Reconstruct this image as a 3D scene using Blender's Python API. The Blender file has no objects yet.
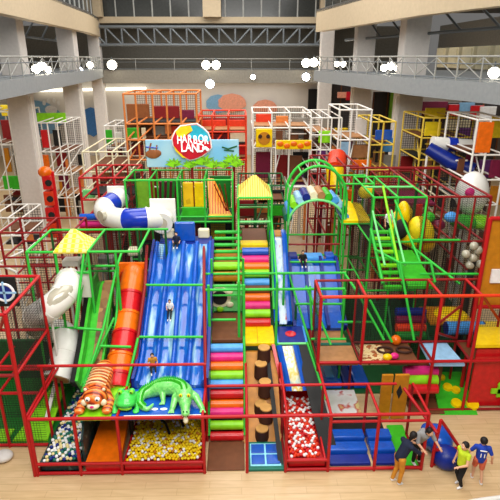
import bpy, bmesh, math, random
from mathutils import Vector, Matrix
random.seed(7)
V = Vector
C = bpy.context.scene.collection
# ------------------------------------------------------------------ camera geometry
F, PITCH, YAW, H = 509.0, math.radians(20.7), math.radians(1.2), 10.0
fw = V((math.sin(YAW)*math.cos(PITCH), math.cos(YAW)*math.cos(PITCH), -math.sin(PITCH)))
rt = V((math.cos(YAW), -math.sin(YAW), 0)); upv = V((math.sin(YAW)*math.sin(PITCH), math.cos(YAW)*math.sin(PITCH), math.cos(PITCH)))
def ray(px, py): return fw + rt*((px-250)/F) - upv*((py-250)/F)
def at(px, py, Y):                      # the place in the hall seen at a pixel, Y metres away
    d = ray(px, py); return V((0, 0, H)) + d*(Y/d.y)
def gz(px, py, z):                      # the same for a known height
    d = ray(px, py); return V((0, 0, H)) + d*((z-H)/d.z)
# ------------------------------------------------------------------ materials
def lin(c): return tuple((x/12.92 if x <= .04045 else ((x+.055)/1.055)**2.4) for x in c)
MATS = {}
def mat(name, rgb, rough=.4, metal=0, var=.12, scale=6, emit=0, spec=.35, coat=0):
    if name in MATS: return MATS[name]
    m = bpy.data.materials.new(name); m.use_nodes = True
    nt = m.node_tree; b = nt.nodes['Principled BSDF']
    rgb = lin([v/255 for v in rgb])
    b.inputs['Roughness'].default_value = rough; b.inputs['Metallic'].default_value = metal
    b.inputs['Specular IOR Level'].default_value = spec
    if coat: b.inputs['Coat Weight'].default_value = coat; b.inputs['Coat Roughness'].default_value = .1
    if emit:
        b.inputs['Emission Color'].default_value = (*rgb, 1); b.inputs['Emission Strength'].default_value = emit
    tc = nt.nodes.new('ShaderNodeTexCoord'); n = nt.nodes.new('ShaderNodeTexNoise'); n.inputs['Scale'].default_value = scale
    n.inputs['Detail'].default_value = 4
    r = nt.nodes.new('ShaderNodeValToRGB')
    r.color_ramp.elements[0].position = .3; r.color_ramp.elements[1].position = .7
    r.color_ramp.elements[0].color = (*[v*(1-var) for v in rgb], 1); r.color_ramp.elements[1].color = (*[min(1, v*(1+var)) for v in rgb], 1)
    nt.links.new(tc.outputs['Object'], n.inputs['Vector']); nt.links.new(n.outputs['Fac'], r.inputs['Fac']); nt.links.new(r.outputs['Color'], b.inputs['Base Color'])
    MATS[name] = m; return m
def ramp_mat(name, kind, stops, scale=(1, 1, 1), rough=.4, tex_scale=1, dist=0, detail=2, coord='Object', interp='LINEAR', coat=0, direction='X'):
    m = bpy.data.materials.new(name); m.use_nodes = True
    nt = m.node_tree; b = nt.nodes['Principled BSDF']; b.inputs['Roughness'].default_value = rough
    if coat: b.inputs['Coat Weight'].default_value = coat; b.inputs['Coat Roughness'].default_value = .08
    tc = nt.nodes.new('ShaderNodeTexCoord'); mp = nt.nodes.new('ShaderNodeMapping'); mp.inputs['Scale'].default_value = scale
    nt.links.new(tc.outputs[coord], mp.inputs['Vector'])
    if kind == 'wave':
        t = nt.nodes.new('ShaderNodeTexWave'); t.inputs['Distortion'].default_value = dist; t.inputs['Detail'].default_value = detail; t.bands_direction = direction; o = 'Fac'
    elif kind == 'voronoi':
        t = nt.nodes.new('ShaderNodeTexVoronoi'); o = 'Color'
    elif kind == 'checker':
        t = nt.nodes.new('ShaderNodeTexChecker'); o = 'Fac'
    else:
        t = nt.nodes.new('ShaderNodeTexNoise'); t.inputs['Detail'].default_value = detail; o = 'Fac'
    t.inputs['Scale'].default_value = tex_scale
    nt.links.new(mp.outputs['Vector'], t.inputs['Vector'])
    r = nt.nodes.new('ShaderNodeValToRGB'); r.color_ramp.interpolation = interp
    while len(r.color_ramp.elements) < len(stops): r.color_ramp.elements.new(.5)
    for e, (p, c) in zip(r.color_ramp.elements, stops): e.position = p; e.color = (*lin([v/255 for v in c]), 1)
    nt.links.new(t.outputs[o], r.inputs['Fac']); nt.links.new(r.outputs['Color'], b.inputs['Base Color'])
    MATS[name] = m; return m
M = MATS
for n, c, kw in [
    ('red_foam', (184, 18, 24), dict(rough=.45)), ('dark_red', (140, 22, 24), dict(rough=.5)), ('orange_red_foam', (222, 58, 22), dict(rough=.45)),
    ('green_foam', (52, 190, 62), dict(rough=.45)), ('dark_green', (22, 90, 40), dict(rough=.6)), ('mint_foam', (120, 220, 130), dict(rough=.45)),
    ('white_paint', (236, 232, 224), dict(rough=.4, var=.04)), ('rail_white', (160, 160, 154), dict(rough=.4)), ('tiger_stripe', (250, 206, 150), dict(rough=.4)), ('shop_wall', (92, 78, 68), dict(rough=.7)), ('shop_dark', (58, 52, 50), dict(rough=.5)), ('cream_foam', (236, 226, 190), dict(rough=.5, var=.05)), ('orange_foam', (222, 130, 62), dict(rough=.5)),
    ('yellow_foam', (222, 190, 70), dict(rough=.5)), ('black_foam', (34, 32, 32), dict(rough=.7)),
    ('blue_vinyl', (20, 86, 190), dict(rough=.25, coat=.4)), ('sky_vinyl', (80, 160, 232), dict(rough=.3)), ('pale_blue_vinyl', (160, 205, 240), dict(rough=.3)),
    ('navy_vinyl', (18, 40, 130), dict(rough=.35)), ('pink_vinyl', (226, 40, 128), dict(rough=.35)), ('orange_vinyl', (240, 110, 10), dict(rough=.3, coat=.3)),
    ('red_vinyl', (206, 20, 28), dict(rough=.3, coat=.3)), ('lime_vinyl', (140, 220, 30), dict(rough=.35)), ('green_vinyl', (60, 184, 40), dict(rough=.35)),
    ('deep_green_vinyl', (24, 120, 36), dict(rough=.45)), ('yellow_vinyl', (252, 206, 6), dict(rough=.3)), ('gold_vinyl', (196, 126, 22), dict(rough=.4)), ('maroon_vinyl', (120, 24, 60), dict(rough=.4)),
    ('brown_mat', (112, 66, 38), dict(rough=.6)), ('tan_mat', (176, 124, 78), dict(rough=.5)), ('charcoal_mat', (24, 24, 23), dict(rough=.6)), ('bark', (62, 32, 20), dict(rough=.7)), ('log_top', (206, 154, 84), dict(rough=.6)),
    ('white_plastic', (240, 238, 230), dict(rough=.2, coat=.5, var=.03)), ('clear_plastic', (186, 180, 160), dict(rough=.08, coat=1)), ('deep_blue_plastic', (24, 54, 178), dict(rough=.2, coat=.5)),
    ('concrete_paint', (214, 208, 202), dict(rough=.6, var=.05)), ('balcony_grey', (142, 146, 148), dict(rough=.6, var=.06)), ('beige_paint', (194, 176, 146), dict(rough=.6, var=.05)), ('steel_grey', (112, 118, 122), dict(rough=.5, metal=.2)),
    ('wall_white', (226, 222, 214), dict(rough=.7, var=.03, scale=1)), ('gallery_grey', (140, 136, 126), dict(rough=.8)), ('dark_ceiling', (84, 82, 78), dict(rough=.8)), ('window_glass', (58, 60, 58), dict(rough=.15)), ('mullion', (170, 172, 168), dict(rough=.5)),
    ('mural_blue', (130, 178, 214), dict(rough=.7)), ('mural_coral', (238, 164, 136), dict(rough=.7)), ('mural_white', (240, 240, 238), dict(rough=.7)), ('mural_cobalt', (70, 130, 200), dict(rough=.7)),
    ('skin', (222, 168, 134), dict(rough=.5, var=.04)), ('hair', (26, 20, 18), dict(rough=.6)), ('navy_cloth', (26, 34, 58), dict(rough=.8)), ('mustard_cloth', (208, 140, 44), dict(rough=.8)), ('lime_cloth', (196, 222, 40), dict(rough=.7)),
    ('black_cloth', (24, 24, 28), dict(rough=.8)), ('blue_cloth', (24, 60, 170), dict(rough=.7)), ('coral_cloth', (224, 110, 80), dict(rough=.8)), ('grey_cloth', (150, 150, 150), dict(rough=.8)), ('white_cloth', (240, 238, 236), dict(rough=.8)), ('red_cloth', (200, 40, 60), dict(rough=.8)),
    ('eye_white', (250, 250, 240), dict(rough=.2)), ('eye_black', (12, 12, 12), dict(rough=.2)), ('lip', (176, 80, 76), dict(rough=.5)),
    ('frog_green', (70, 214, 84), dict(rough=.3, coat=.4)), ('sand', (232, 214, 150), dict(rough=.6)), ('cyan_line', (150, 226, 240), dict(rough=.3)), ('teal_vinyl', (20, 110, 90), dict(rough=.4)),
    ('lamp_glow', (255, 244, 220), dict(emit=26)), ('led_glow', (255, 246, 226), dict(emit=2.5)), ('cool_glow', (226, 236, 255), dict(emit=26)), ('sign_glow', (250, 250, 250), dict(emit=.6)),
    ('purple_vinyl', (110, 50, 130), dict(rough=.4)), ('shield_red', (206, 22, 44), dict(rough=.4)), ('shield_teal', (40, 172, 196), dict(rough=.4)), ('shield_yellow', (244, 214, 30), dict(rough=.4)), ('white_print', (248, 246, 242), dict(rough=.4)), ('leaf_print', (120, 176, 40), dict(rough=.5)), ('sloth_brown', (150, 88, 44), dict(rough=.6)),
]: mat(n, c, **kw)
ramp_mat('banner_sky', 'noise', [(.35, (120, 190, 230)), (.65, (176, 214, 226))], tex_scale=.7, rough=.5)
ramp_mat('tiger_fur', 'wave', [(0, (120, 36, 8)), (.18, (170, 60, 12)), (.34, (222, 92, 20)), (.8, (236, 116, 30)), (1, (246, 160, 80))], tex_scale=2.2, dist=4, rough=.35, coat=.3, direction='Y')
ramp_mat('croc_skin', 'voronoi', [(0, (90, 200, 90)), (1, (150, 236, 130))], tex_scale=18, rough=.3, coat=.4)
ramp_mat('slide_lane', 'noise', [(.3, (10, 58, 160)), (.54, (20, 104, 196)), (.72, (170, 216, 214))], scale=(3, .5, .5), tex_scale=1.6, rough=.12, coat=.6)  # pale teal-white streaks are reflections painted into the lane colour
ramp_mat('river_print', 'noise', [(.3, (120, 200, 210)), (.45, (236, 232, 190)), (.56, (228, 200, 60)), (.68, (236, 240, 236))], scale=(2, 1, 1), tex_scale=3, rough=.15, coat=.5)
ramp_mat('river_print_red', 'noise', [(.34, (70, 150, 210)), (.5, (200, 222, 228)), (.64, (190, 214, 226)), (.7, (210, 80, 80))], scale=(2, 1, 1), tex_scale=2.4, rough=.15, coat=.5)
ramp_mat('rock_print', 'voronoi', [(.2, (120, 80, 40)), (.5, (170, 128, 70)), (.8, (96, 60, 30))], tex_scale=4, rough=.5)
ramp_mat('thatch', 'wave', [(0, (176, 134, 20)), (.45, (240, 206, 60)), (1, (252, 226, 110))], tex_scale=4, rough=.5, direction='X')
ramp_mat('lattice_yellow', 'checker', [(0, (240, 214, 30)), (1, (250, 240, 150))], tex_scale=9, rough=.4, interp='CONSTANT')
ramp_mat('camo_panel', 'noise', [(.3, (16, 30, 34)), (.48, (28, 66, 70)), (.55, (20, 34, 36)), (.66, (90, 120, 110))], tex_scale=5, rough=.5, detail=3)
ramp_mat('fan_sheet', 'wave', [(0, (200, 90, 20)), (.4, (244, 140, 36)), (1, (250, 180, 60))], tex_scale=3, dist=1, rough=.4)
ramp_mat('spotted_yellow', 'voronoi', [(.1, (120, 60, 10)), (.22, (250, 196, 20)), (1, (250, 196, 20))], tex_scale=5, rough=.4)
ramp_mat('cartoon_print', 'noise', [(.28, (90, 110, 90)), (.36, (236, 234, 228)), (.58, (252, 250, 246)), (.64, (216, 90, 80)), (.7, (240, 220, 150))], tex_scale=2.2, rough=.1, coat=.8)
ramp_mat('leaf_litter_print', 'noise', [(.35, (226, 190, 130)), (.5, (240, 214, 160)), (.56, (150, 70, 30)), (.7, (200, 110, 50))], tex_scale=6, detail=5, rough=.4)
def floor_mat():
    m = bpy.data.materials.new('wood_floor'); m.use_nodes = True; nt = m.node_tree; b = nt.nodes['Principled BSDF']; b.inputs['Roughness'].default_value = .32
    tc = nt.nodes.new('ShaderNodeTexCoord'); br = nt.nodes.new('ShaderNodeTexBrick')
    br.inputs['Scale'].default_value = 1; br.inputs['Brick Width'].default_value = 1.6; br.inputs['Row Height'].default_value = .22; br.inputs['Mortar Size'].default_value = .006; br.inputs['Bias'].default_value = 0
    br.inputs['Color1'].default_value = (*lin((.86, .74, .57)), 1); br.inputs['Color2'].default_value = (*lin((.83, .71, .53)), 1); br.inputs['Mortar'].default_value = (*lin((.76, .63, .46)), 1)
    n = nt.nodes.new('ShaderNodeTexNoise'); mp = nt.nodes.new('ShaderNodeMapping'); mp.inputs['Scale'].default_value = (.8, 6, 1); n.inputs['Scale'].default_value = 2; n.inputs['Detail'].default_value = 6
    mx = nt.nodes.new('ShaderNodeMixRGB'); mx.blend_type = 'MULTIPLY'; mx.inputs['Fac'].default_value = .5
    r = nt.nodes.new('ShaderNodeValToRGB'); r.color_ramp.elements[0].position = .3; r.color_ramp.elements[0].color = (.72, .66, .56, 1); r.color_ramp.elements[1].position = .7; r.color_ramp.elements[1].color = (1, 1, 1, 1)
    L = nt.links.new
    L(tc.outputs['Object'], br.inputs['Vector']); L(tc.outputs['Object'], mp.inputs['Vector']); L(mp.outputs['Vector'], n.inputs['Vector']); L(n.outputs['Fac'], r.inputs['Fac'])
    L(br.outputs['Color'], mx.inputs['Color1']); L(r.outputs['Color'], mx.inputs['Color2']); L(mx.outputs['Color'], b.inputs['Base Color'])
    MATS['wood_floor'] = m
floor_mat()
# ------------------------------------------------------------------ builders
W = {}                                   # world offset of each root
def thing(name, label, cat, loc, group=None):
    o = bpy.data.objects.new(name, None); C.objects.link(o); o.location = loc; o.empty_display_size = .1
    o['label'] = label; o['category'] = cat
    if group: o['group'] = group
    W[o] = V(loc); return o
def tag(o, label, cat, group=None):
    o['label'] = label; o['category'] = cat
    if group: o['group'] = group
    return o
def struct(o): o['kind'] = 'structure'; return o
def off(o): return W[o] if o in W else V((0, 0, 0))
class MB:
    def __init__(s): s.b = bmesh.new()
    def box(s, c, size, rot=None):
        m = Matrix.Translation(c) @ (rot.to_4x4() if rot else Matrix()) @ Matrix.Diagonal((*size, 1))
        bmesh.ops.create_cube(s.b, size=1, matrix=m); return s
    def cyl(s, a, b, r0, r1=None, n=14):
        a, b = V(a), V(b); d = b-a
        m = Matrix.Translation((a+b)/2) @ d.to_track_quat('Z', 'Y').to_matrix().to_4x4()
        bmesh.ops.create_cone(s.b, cap_ends=True, segments=n, radius1=r0, radius2=r0 if r1 is None else r1, depth=d.length, matrix=m); return s
    def ell(s, c, r, rot=None, n=12):
        if not hasattr(r, '__len__'): r = (r, r, r)
        m = Matrix.Translation(c) @ (rot.to_4x4() if rot else Matrix()) @ Matrix.Diagonal((*r, 1))
        bmesh.ops.create_uvsphere(s.b, u_segments=n+4, v_segments=n, radius=1, matrix=m); return s
    def cap(s, a, b, r0, r1, n=10):
        s.cyl(a, b, r0, r1, n); s.ell(a, r0, n=8); s.ell(b, r1, n=8); return s
    def poly(s, pts, ext):
        ext = V(ext); v0 = [s.b.verts.new(p) for p in pts]; v1 = [s.b.verts.new(V(p)+ext) for p in pts]; n = len(pts)
        s.b.faces.new(v0); s.b.faces.new(v1[::-1])
        for i in range(n): s.b.faces.new((v0[i], v1[i], v1[(i+1) % n], v0[(i+1) % n]))
        return s
    def tube(s, path, r, n=16, closed=True):
        path = [V(p) for p in path]; rings = []
        rr = r if hasattr(r, '__len__') else [r]*len(path)
        t = (path[1]-path[0]).normalized(); ref = V((0, 0, 1)) if abs(t.z) < .9 else V((0, 1, 0))
        u = t.cross(ref).normalized()
        for i, p in enumerate(path):
            t = (path[min(i+1, len(path)-1)]-path[max(i-1, 0)]).normalized()
            u = (u-t*u.dot(t)).normalized(); v = t.cross(u)
            rings.append([s.b.verts.new(p+(u*math.cos(k*math.tau/n)+v*math.sin(k*math.tau/n))*rr[i]) for k in range(n)])
        for a, b in zip(rings, rings[1:]):
            for k in range(n): s.b.faces.new((a[k], a[(k+1) % n], b[(k+1) % n], b[k]))
        if closed: s.b.faces.new(rings[0][::-1]); s.b.faces.new(rings[-1])
        return s
    def sweep(s, path, prof):            # profile (u across X, v along the path's normal), closed outline
        path = [V(p) for p in path]; rings = []
        for i, p in enumerate(path):
            t = (path[min(i+1, len(path)-1)]-path[max(i-1, 0)]).normalized(); u = V((1, 0, 0)); nn = u.cross(t).normalized()
            if nn.z < 0: nn = -nn
            rings.append([s.b.verts.new(p+u*a+nn*b) for a, b in prof])
        n = len(prof)
        for a, b in zip(rings, rings[1:]):
            for k in range(n): s.b.faces.new((a[k], a[(k+1) % n], b[(k+1) % n], b[k]))
        s.b.faces.new(rings[0][::-1]); s.b.faces.new(rings[-1]); return s
    def build(s, name, m, parent=None, smooth=True, bevel=0, loc=None):
        bmesh.ops.recalc_face_normals(s.b, faces=s.b.faces[:])
        root = parent
        while root is not None and root.parent is not None: root = root.parent
        if parent is None:
            vs = [v.co for v in s.b.verts]
            o0 = V((sum(v.x for v in vs)/len(vs), sum(v.y for v in vs)/len(vs), min(v.z for v in vs))) if loc is None else V(loc)
        else: o0 = off(root)
        bmesh.ops.translate(s.b, verts=s.b.verts[:], vec=-o0)
        me = bpy.data.meshes.new(name); s.b.to_mesh(me); s.b.free()
        me.materials.append(M[m])
        if smooth:
            for p in me.polygons: p.use_smooth = True
            try: me.set_sharp_from_angle(angle=.7)
            except Exception: pass
        o = bpy.data.objects.new(name, me); C.objects.link(o)
        if parent is None: o.location = o0; W[o] = o0
        else: o.parent = parent
        if bevel:
            bv = o.modifiers.new('bevel', 'BEVEL'); bv.width = bevel; bv.segments = 2
        return o
def blob(mb, name, m, parent, voxel=.012, smooth=4):      # fuse overlapping rounds into one continuous skin
    o = mb.build(name, m, parent, smooth=False)
    r = o.modifiers.new('r', 'REMESH'); r.mode = 'VOXEL'; r.voxel_size = voxel
    k = o.modifiers.new('s', 'SMOOTH'); k.iterations = smooth; k.factor = .5
    dg = bpy.context.evaluated_depsgraph_get(); me = bpy.data.meshes.new_from_object(o.evaluated_get(dg))
    o.modifiers.clear(); o.data = me
    for p in me.polygons: p.use_smooth = True
    if not me.materials: me.materials.append(M[m])
    return o
UC = {}
def unit_cyl(m):
    if m not in UC:
        b = bmesh.new(); bmesh.ops.create_cone(b, cap_ends=True, segments=10, radius1=1, radius2=1, depth=1)
        me = bpy.data.meshes.new('padded_tube_'+m); b.to_mesh(me); b.free(); me.materials.append(M[m])
        for p in me.polygons: p.use_smooth = len(p.vertices) == 4
        UC[m] = me
    return UC[m]
def pole(root, name, a, b, m, r=.045):
    a, b = V(a), V(b); d = b-a
    o = bpy.data.objects.new(name, unit_cyl(m)); C.objects.link(o); o.parent = root
    o.location = (a+b)/2-off(root); o.rotation_mode = 'QUATERNION'; o.rotation_quaternion = d.to_track_quat('Z', 'Y'); o.scale = (r*.86, r*.86, d.length)
    return o
def grid(root, xs, ys, zs, m, r=.045, posts=None, skipz=()):
    for x in xs:
        for y in ys:
            if posts is None or (x, y) in posts or posts(x, y): pole(root, 'post', (x, y, zs[0]), (x, y, zs[-1]), m, r)
    for z in zs:
        if z in skipz: continue
        for y in ys: pole(root, 'beam', (xs[0], y, z), (xs[-1], y, z), m, r*.9)
        for x in xs: pole(root, 'beam', (x, ys[0], z), (x, ys[-1], z), m, r*.9)
NETS = []
def net(root, p, q, mcol='black_foam', s=.075, r=.0034):    # upright safety net of knotted cord between two posts, p low corner, q high corner
    p, q = V(p), V(q); h = q.z-p.z; d = V((q.x-p.x, q.y-p.y, 0)); L = d.length; d.normalize(); n = V((-d.y, d.x, 0)); b = bmesh.new()
    def strand(u, v, w):
        w = w*r; rings = [[b.verts.new(e+k*w+m*n*r) for k, m in ((-1, -1), (1, -1), (1, 1), (-1, 1))] for e in (u, v)]
        for k in range(4): b.faces.new((rings[0][k], rings[0][(k+1) % 4], rings[1][(k+1) % 4], rings[1][k]))
    for k in range(1, int(L/s)): strand(p+d*s*k, p+d*s*k+V((0, 0, h)), d)
    for k in range(1, int(h/s)): strand(p+V((0, 0, s*k)), p+d*L+V((0, 0, s*k)), V((0, 0, 1)))
    bmesh.ops.translate(b, verts=b.verts[:], vec=-off(root)); me = bpy.data.meshes.new('safety_net'); b.to_mesh(me); b.free(); me.materials.append(M[mcol])
    o = bpy.data.objects.new('safety_net', me); C.objects.link(o); o.parent = root; return o
def box_part(root, name, m, lo, hi, bevel=.02, **k):
    lo, hi = V(lo), V(hi); return MB().box((lo+hi)/2, hi-lo).build(name, m, root, smooth=False, bevel=bevel, **k)
def X(px, py, Y): return at(px, py, Y).x
# ================================================================== the setting
struct(MB().box((0, 30, -.05), (80, 70, .1)).build('floor', 'wood_floor', loc=(0, 30, 0), smooth=False))
struct(MB().box((0, 56.2, 4.2), (60, .4, 8.4)).build('wall_back', 'wall_white', smooth=False))
struct(MB().box((-27.2, 36, 4.1), (.4, 40, 8.2)).build('wall_left', 'wall_white', smooth=False))
struct(MB().box((24, 36, 4.1), (.4, 40, 8.2)).build('wall_right', 'shop_wall', smooth=False))
LE = [(-9.65, 19.5), (-9.9, 23.9), (-10.55, 34), (-11.1, 41.7), (-11.7, 46), (-12.2, 49)]
RE = [(10.1, 17.9), (9.6, 19.2), (7.94, 24.5), (5.75, 38.7), (5.6, 40)]
def slab(name, edge, side, z0, z1, depth, m):
    pts = [(x, y, z0) for x, y in edge] + [(edge[-1][0]+side*depth, edge[-1][1], z0), (edge[0][0]+side*depth, edge[0][1], z0)]
    return struct(MB().poly(pts, (0, 0, z1-z0)).build(name, m, smooth=False))
slab('floor_gallery_left', LE, -1, 8.38, 9.12, 16, 'balcony_grey'); slab('floor_gallery_right', RE, 1, 8.37, 9.12, 16, 'balcony_grey')
struct(MB().box((-2.2, 52.2, 8.4), (21, 8, 1.1)).build('floor_gallery_back', 'gallery_grey', smooth=False))
def fascia(name, edge, side, z0, z1):
    pts = [(x, y, z0) for x, y in edge]+[(x+side*.6, y, z0) for x, y in edge[::-1]]
    return struct(MB().poly(pts, (0, 0, z1-z0)).build(name, 'beige_paint', smooth=False))
fascia('wall_upper_left', LE, -1, 11.74, 13.1); fascia('wall_upper_right', RE, 1, 11.74, 13.1)
struct(MB().box((-2.3, 49.3, 13.1), (21.2, .6, .5)).build('wall_upper_back', 'beige_paint', smooth=False))
slab('ceiling_gallery_left', LE, -1, 13.0, 13.2, 16, 'dark_ceiling'); slab('ceiling_gallery_right', RE, 1, 13.0, 13.2, 17, 'dark_ceiling')
struct(MB().box((-2, 57, 13.2), (30, 14, .2)).build('ceiling_gallery_back', 'dark_ceiling', smooth=False))
struct(MB().box((-3.3, 62, 10.8), (44, .3, 5)).build('wall_gallery_back', 'gallery_grey', smooth=False))
struct(MB().box((-25, 36, 10.8), (.3, 50, 5)).build('wall_gallery_left', 'gallery_grey', smooth=False))
struct(MB().box((22.5, 36, 10.8), (.3, 50, 5)).build('wall_gallery_right', 'gallery_grey', smooth=False))
def clerestory(name, a, b, n):
    a, b = V(a), V(b); d = (b-a)/n; p = MB(); nrm = V((-d.y, d.x, 0)).normalized()
    p.poly([a, b, b+V((0, 0, 5)), a+V((0, 0, 5))], nrm*.06); o = struct(p.build(name, 'window_glass', smooth=False))
    q = MB()
    for i in range(n+1): q.cyl(a+d*i-nrm*.0, a+d*i+V((0, 0, 5)), .07, n=6)
    q.cyl(a+V((0, 0, 2.4)), b+V((0, 0, 2.4)), .05, n=6)
    q.build('window_frame', 'mullion', o, smooth=False)
clerestory('window_1', (-12.3, 49.2, 13.35), (8.4, 49.2, 13.35), 13)
clerestory('window_2', (LE[0][0]-.3, 19.5, 13.1), (LE[-1][0]-.3, 49, 13.1), 18)
clerestory('window_3', (RE[1][0]+.3, 19.2, 13.1), (RE[3][0]+.3, 38.7, 13.1), 14)
for i, (px0, px1) in enumerate([(93, 102), (203, 221), (320, 332)]):
    a, b = at(px0, 10, 48.6), at(px1, 10, 48.6)
    struct(MB().box(((a.x+b.x)/2, 48.6, 15.8), (b.x-a.x, .8, 5)).build('trim_%d' % (i+1), 'beige_paint', smooth=False))
# round-cornered hall columns
def column(name, px, Y, w, z1=13.0):
    c = at(px, 100, Y); mb = MB()
    mb.box((c.x, Y+w*.4, z1/2), (w, w*.85, z1)); o = struct(mb.build(name, 'concrete_paint', smooth=False, bevel=.06))
    sx = 1 if c.x < 0 else -1
    MB().box((c.x+sx*(w/2+.05), Y+w*.2, 4), (.1, .16, 8)).build('corner_strip', 'white_paint', o, smooth=False)
    MB().box((c.x, Y+w*.4, .15), (w+.06, w*.85+.06, .3)).build('base_band', 'steel_grey', o, smooth=False)
column('column_1', 17, 28.9, 1.15); column('column_2', 72, 38, 1.15); column('column_3', 99, 48.2, 1.0)
column('column_4', 411, 29, 1.35); column('column_5', 362, 36.5, 1.25); column('column_6', 325, 45.8, 1.1)
# gallery truss over the back gallery
t = thing('roof_truss', 'grey steel truss with zigzag struts spanning the back gallery', 'truss', (-3, 48.4, 10.9))
z0, z1 = at(230, 45, 48.4).z, at(230, 27, 48.4).z
for z in (z0, z1): pole(t, 'chord', (-13, 48.4, z), (8.2, 48.4, z), 'steel_grey', .16)
n = 15
for i in range(n+1):
    x = -13+21.2*i/n; pole(t, 'strut', (x, 48.4, z0), (x, 48.4, z1), 'steel_grey', .1)
    if i < n: pole(t, 'diagonal', (x, 48.4, z1 if i < 9 else z0), (x+21.2/n, 48.4, z0 if i < 9 else z1), 'steel_grey', .1)
def side_truss(label, edge, side, n):
    a, b = V((edge[0][0]+side*2.2, edge[0][1], 0)), V((edge[-1][0]+side*2.2, edge[-1][1], 0))
    t = thing('roof_truss', label, 'truss', (a.x, a.y, 11.2))
    for z in (11.2, 12.9): pole(t, 'chord', a+V((0, 0, z)), b+V((0, 0, z)), 'steel_grey', .09)
    for i in range(n): pole(t, 'diagonal', a.lerp(b, i/n)+V((0, 0, 11.2)), a.lerp(b, (i+1)/n)+V((0, 0, 12.9)), 'steel_grey', .07)
side_truss('grey roof truss in the shade under the left beige upper wall', LE, -1, 8); side_truss('grey roof truss in the shade under the right beige upper wall', RE, 1, 8)
# railings with crossed bars
def railing(label, edge, side, z, n_per, cross=True):
    t = thing('balcony_railing', label, 'railing', (edge[0][0], edge[0][1], z))
    pts = [V((x+side*.15, y, z)) for x, y in edge]; first = True
    for a, b in zip(pts, pts[1:]):
        for h in (.93, .66, .1): pole(t, 'rail', a+V((0, 0, h)), b+V((0, 0, h)), 'steel_grey' if h < .9 else 'rail_white', .045 if h > .9 else .03)
        n = max(1, round((b-a).length/n_per))
        for i in range(n+(b == pts[-1])):
            p = a.lerp(b, i/n); pole(t, 'baluster', p, p+V((0, 0, .93)), 'rail_white', .04)
            if i < n and cross:
                q = a.lerp(b, (i+1)/n)
                pole(t, 'brace', p+V((0, 0, .12)), q+V((0, 0, .88)), 'rail_white', .025)
                if i % 2: pole(t, 'brace', p+V((0, 0, .88)), q+V((0, 0, .12)), 'rail_white', .025)
railing('white barred railing along the left gallery edge beside three columns', LE, -1, 9.12, 1.7)
railing('white cross-braced railing along the right gallery edge', RE[1:], 1, 9.12, 1.4)
railing('thin grey railing along the back gallery below the truss', [(-12.6, 48.4), (8, 48.4)], 0, 8.97, 3.2, cross=False)
# shop fronts and lockers up in the galleries
for k in range(9):
    y = 24+k*2.6; x = 17
    tag(MB().box((x, y, 10.0), (.5, 2.0, 1.5)).box((x-.28, y, 10.1), (.08, 1.5, 1.1)).build('shop_shutter', 'cream_foam', smooth=False), 'cream shop shutter high in the right gallery behind the railing', 'shutter', 'cream shutters in the right gallery')
for k in range(6):
    y = 28+k*3
    tag(MB().box((-18, y, 9.9), (.5, 2.2, 1.5)).box((-17.7, y, 9.9), (.08, 1.7, 1.0)).build('shop_shutter', 'gallery_grey', smooth=False), 'grey shop shutter in the left gallery behind the railing', 'shutter', 'grey shutters in the left gallery')
# cove light strips
a, b = at(27, 93, 53), at(146, 88.5, 55.6)
tag(MB().cyl((a.x, 55.6, at(60, 90.5, 55.6).z), (b.x, 55.6, b.z), .14, n=8).build('light_strip', 'led_glow'), 'long white light strip glowing above the mural wall on the left', 'light')
# flood lamps
def lamp(px, py, Y, r, label, glow='lamp_glow', group=None):
    r *= .72
    c = at(px, py, Y); t = thing('flood_lamp', label, 'lamp', (c.x, c.y+.3, c.z-r*1.2), group)
    d = (V((0, 4, 0))-c).normalized(); rot = d.to_track_quat('Z', 'Y').to_matrix()
    MB().cyl(c-d*.30, c-d*.04, r*.8, r*1.1).build('housing', 'steel_grey', t)
    MB().ell(c, (r, r, r*.35), rot).build('lens', glow, t)
    MB().cyl(c-d*.2, c-d*.2+V((0, .05, r*1.6)), .04).build('bracket', 'steel_grey', t)
for a in [(36, 69, 32, .34, 'warm flood lamp, lower left of a close pair on the left railing'), (42, 66, 32.6, .34, 'warm flood lamp, upper middle of the cluster on the left railing'), (48, 69.5, 33, .26, 'small warm flood lamp at the right of the left railing cluster'),
          (80, 70, 41, .26, 'small cool flood lamp on the left railing by the second column', 'cool_glow'), (90, 65, 45, .36, 'warm flood lamp on the left railing near the far column'), (112, 65, 47.8, .55, 'warm flood lamp where the left gallery meets the back gallery'),
          (206, 65, 48, .5, 'left lens of the big double flood lamp on the back gallery'), (216, 65, 48, .5, 'right lens of the big double flood lamp on the back gallery'), (210, 84, 47.5, .5, 'cool white flood lamp under the back gallery slab at the middle', 'cool_glow'),
          (253, 77, 47.7, .28, 'small warm lamp under the back gallery railing'), (306, 63, 47.8, .5, 'left warm flood lamp at the right end of the back gallery'), (314, 62.5, 47.4, .5, 'right warm flood lamp at the right end of the back gallery'), (306, 77, 47.4, .45, 'cool white flood lamp below the pair at the right end', 'cool_glow'),
          (337, 64, 42, .3, 'left lamp of the pair on the right railing near the far column'), (343, 64, 41, .3, 'right lamp of the pair on the right railing near the far column'),
          (384, 68, 32.5, .28, 'lower left lamp of the trio on the right railing'), (391, 66, 32, .34, 'top lamp of the trio on the right railing'), (398, 68.5, 31.5, .26, 'lower right lamp of the trio on the right railing'), (494, 73, 23.6, .34, 'warm flood lamp at the near end of the right railing')]:
    lamp(*a)
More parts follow.
